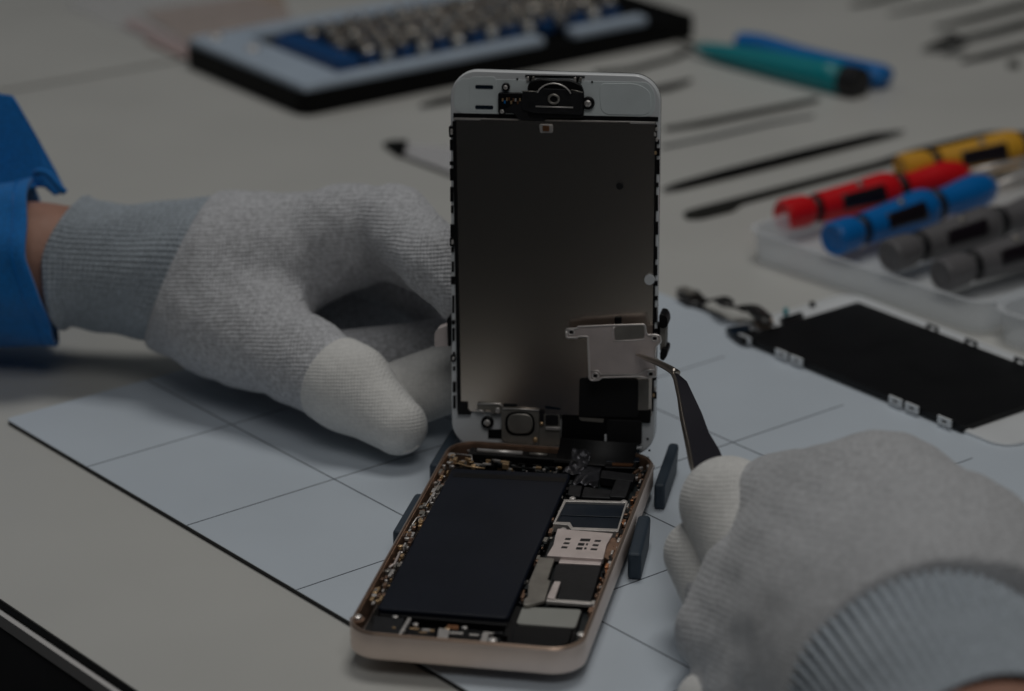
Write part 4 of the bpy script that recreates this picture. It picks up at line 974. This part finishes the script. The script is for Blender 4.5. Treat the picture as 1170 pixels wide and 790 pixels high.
rh = tag(empty('gloved_hand', loc=at(950,650,5)), 'right hand in a grey knit glove with white coated fingertips, holding the black tweezers', 'hand')
back = [(P_(893,577,722), P_(1000,580,705), 13, 15), (P_(925,610,718), P_(1010,602,700), 15, 19.5), (P_(1010,602,700), P_(1085,650,680), 19.5, 21), (P_(890,700,705), P_(960,720,685), 17, 27),
        (P_(960,660,700), P_(1060,730,668), 26, 28), (P_(1060,730,668), P_(1100,800,655), 29, 29), (P_(850,720,712), P_(905,800,690), 14, 20),
        (P_(1085,650,680), P_(1160,720,660), 20, 19)]
ridx = [(P_(915,640,714), P_(866,632,720), 13, 12.2), (P_(866,632,720), P_(832,577,727), 12.4, 11.2)]
rthm = [(P_(850,735,712), P_(825,680,726), 12, 9.5), (P_(825,680,726), P_(798,633,732), 9, 7.9)]
rlow = [(P_(880,790,700), P_(828,772,706), 12, 7.5), (P_(870,820,695), P_(806,800,700), 10, 6.5)]
rmid = [(P_(930,700,700), P_(862,672,712), 16, 13.5), (P_(862,672,712), P_(822,722,709), 13.5, 10.5), (P_(822,722,709), P_(838,752,702), 10.5, 10)]
cC0, cC1 = P_(1070,812,652), P_(1150,935,596)
cC1 = cC0 + .86*(cC1 - cC0)
ax = (cC1 - cC0); ax /= np.linalg.norm(ax)
def rfn(P):
    b = uni(P, back, 10); b = smin(b, uni(P, ridx, 3), 1.8); b = smin(b, uni(P, rmid, 2.5), 1.8); b = smin(b, uni(P, rlow, 2), 2.5); b = smin(b, uni(P, rthm, 3), 2.5)
    b = b + .22*np.sin(P[...,0]*.40 + P[...,2]*.45)*np.sin(P[...,1]*.33+1) + .15*np.sin(P[...,0]*.62 - P[...,2]*.5 + 2)
    f = seg(P, cC0 - ax*10, cC0 - ax*9, 34.2, 34.2)
    b = smin(b, smax(f, (P - cC0.astype(np.float32)) @ ax.astype(np.float32), 2), 10)
    return smax(b, (P - (cC0 + ax*1.0).astype(np.float32)) @ ax.astype(np.float32), 1.5)
q = np.array([x for L in (back, ridx, rthm, rlow) for a, b, *_ in L for x in (a, b)])
rg = body_mesh('glove', rfn, q.min(0)-42, q.max(0)+42, .9, M['knit_r'], rh)
ct = P_(876,628,722); nn = (ridx[1][1]-ridx[1][0]); nn = nn/np.linalg.norm(nn); nn = nn*.75 + UP*.1 - RT*.75; nn /= np.linalg.norm(nn)
def rt1(P):
    return smax(uni(P, ridx, 3) - 1.1, -((P - ct.astype(np.float32)) @ nn.astype(np.float32)), 1.2)
q = np.array([x for a, b, *_ in ridx for x in (a, b)]); body_mesh('coated_fingertip', rt1, q.min(0)-16, q.max(0)+16, .55, M['coat'], rg)
def rt2(P): return uni(P, rthm[1:], 3) - .95
q = np.array([x for a, b, *_ in rthm[1:] for x in (a, b)]); body_mesh('coated_thumb_tip', rt2, q.min(0)-12, q.max(0)+12, .6, M['coat'], rg)
def rt3(P): return smin(seg(P, P_(842,778,704), P_(828,772,706), 9.0, 8.5), seg(P, P_(824,806,698), P_(806,800,700), 7.6, 7.1), .8)
body_mesh('coated_fingertip', rt3, np.minimum(P_(842,778,704), P_(806,800,700))-12, np.maximum(P_(842,778,704), P_(806,800,700))+12, .7, M['coat'], rg)
cuff_tube('cuff', cC0 - ax*2, cC1, 32.9, 27.6, 80, 34, None, rg, 'cuff', n_v=110, roll=False, depth=2.5, dec=.7, waist=.0, updir=UP, rowd=.12)
fa = [(cC0, cC1, 22, 24.5), (cC1, cC1 + ax*90, 26.2, 31)]
q = np.array([x for a, b, *_ in fa for x in (a, b)])
body_mesh('forearm', lambda P: uni(P, fa, 4), q.min(0)-34, q.max(0)+34, 1.6, M['skin'], rh)
# ================================================================== LIGHT
wd = bpy.data.worlds.new('World'); SC.world = wd; wd.use_nodes = True
wd.node_tree.nodes['Background'].inputs[0].default_value = (.80,.90,1.0,1); wd.node_tree.nodes['Background'].inputs[1].default_value = .010
def area(name, loc, target, size, power, col):
    L = bpy.data.lights.new(name, 'AREA'); L.shape = 'RECTANGLE'; L.size, L.size_y = size; L.energy = power; L.color = col
    o = bpy.data.objects.new(name, L); COL.objects.link(o); o.location = loc
    o.rotation_euler = (Vector(target) - Vector(loc)).to_track_quat('-Z', 'Y').to_euler(); return o
area('ceiling_softbox', (.05, .40, 1.25), (0, .15, 0), (.42, .36), 3.3, (1, .985, .95))
area('front_fill', (.25, -.65, 1.3), (0, .15, .02), (.8, .6), 2.6, (1, .99, .97))  # added fill lamp above the camera, brightens gloves and white screen frame
area('rear_left_light', (-1.1, .9, .9), (0, .15, 0), (.9, .9), .9, (.86, .93, 1))  # weak cool area lamp from the left rear; no window in the scene
SC.view_settings.view_transform = 'Standard'; SC.view_settings.look = 'None'; SC.view_settings.exposure = 0; SC.view_settings.gamma = 1
SC.cycles.use_denoising = True
SC.cycles.max_bounces = 8; SC.cycles.transparent_max_bounces = 12
SC.cycles.caustics_reflective = False; SC.cycles.caustics_refractive = False
SC.cycles.sample_clamp_indirect = 2.0
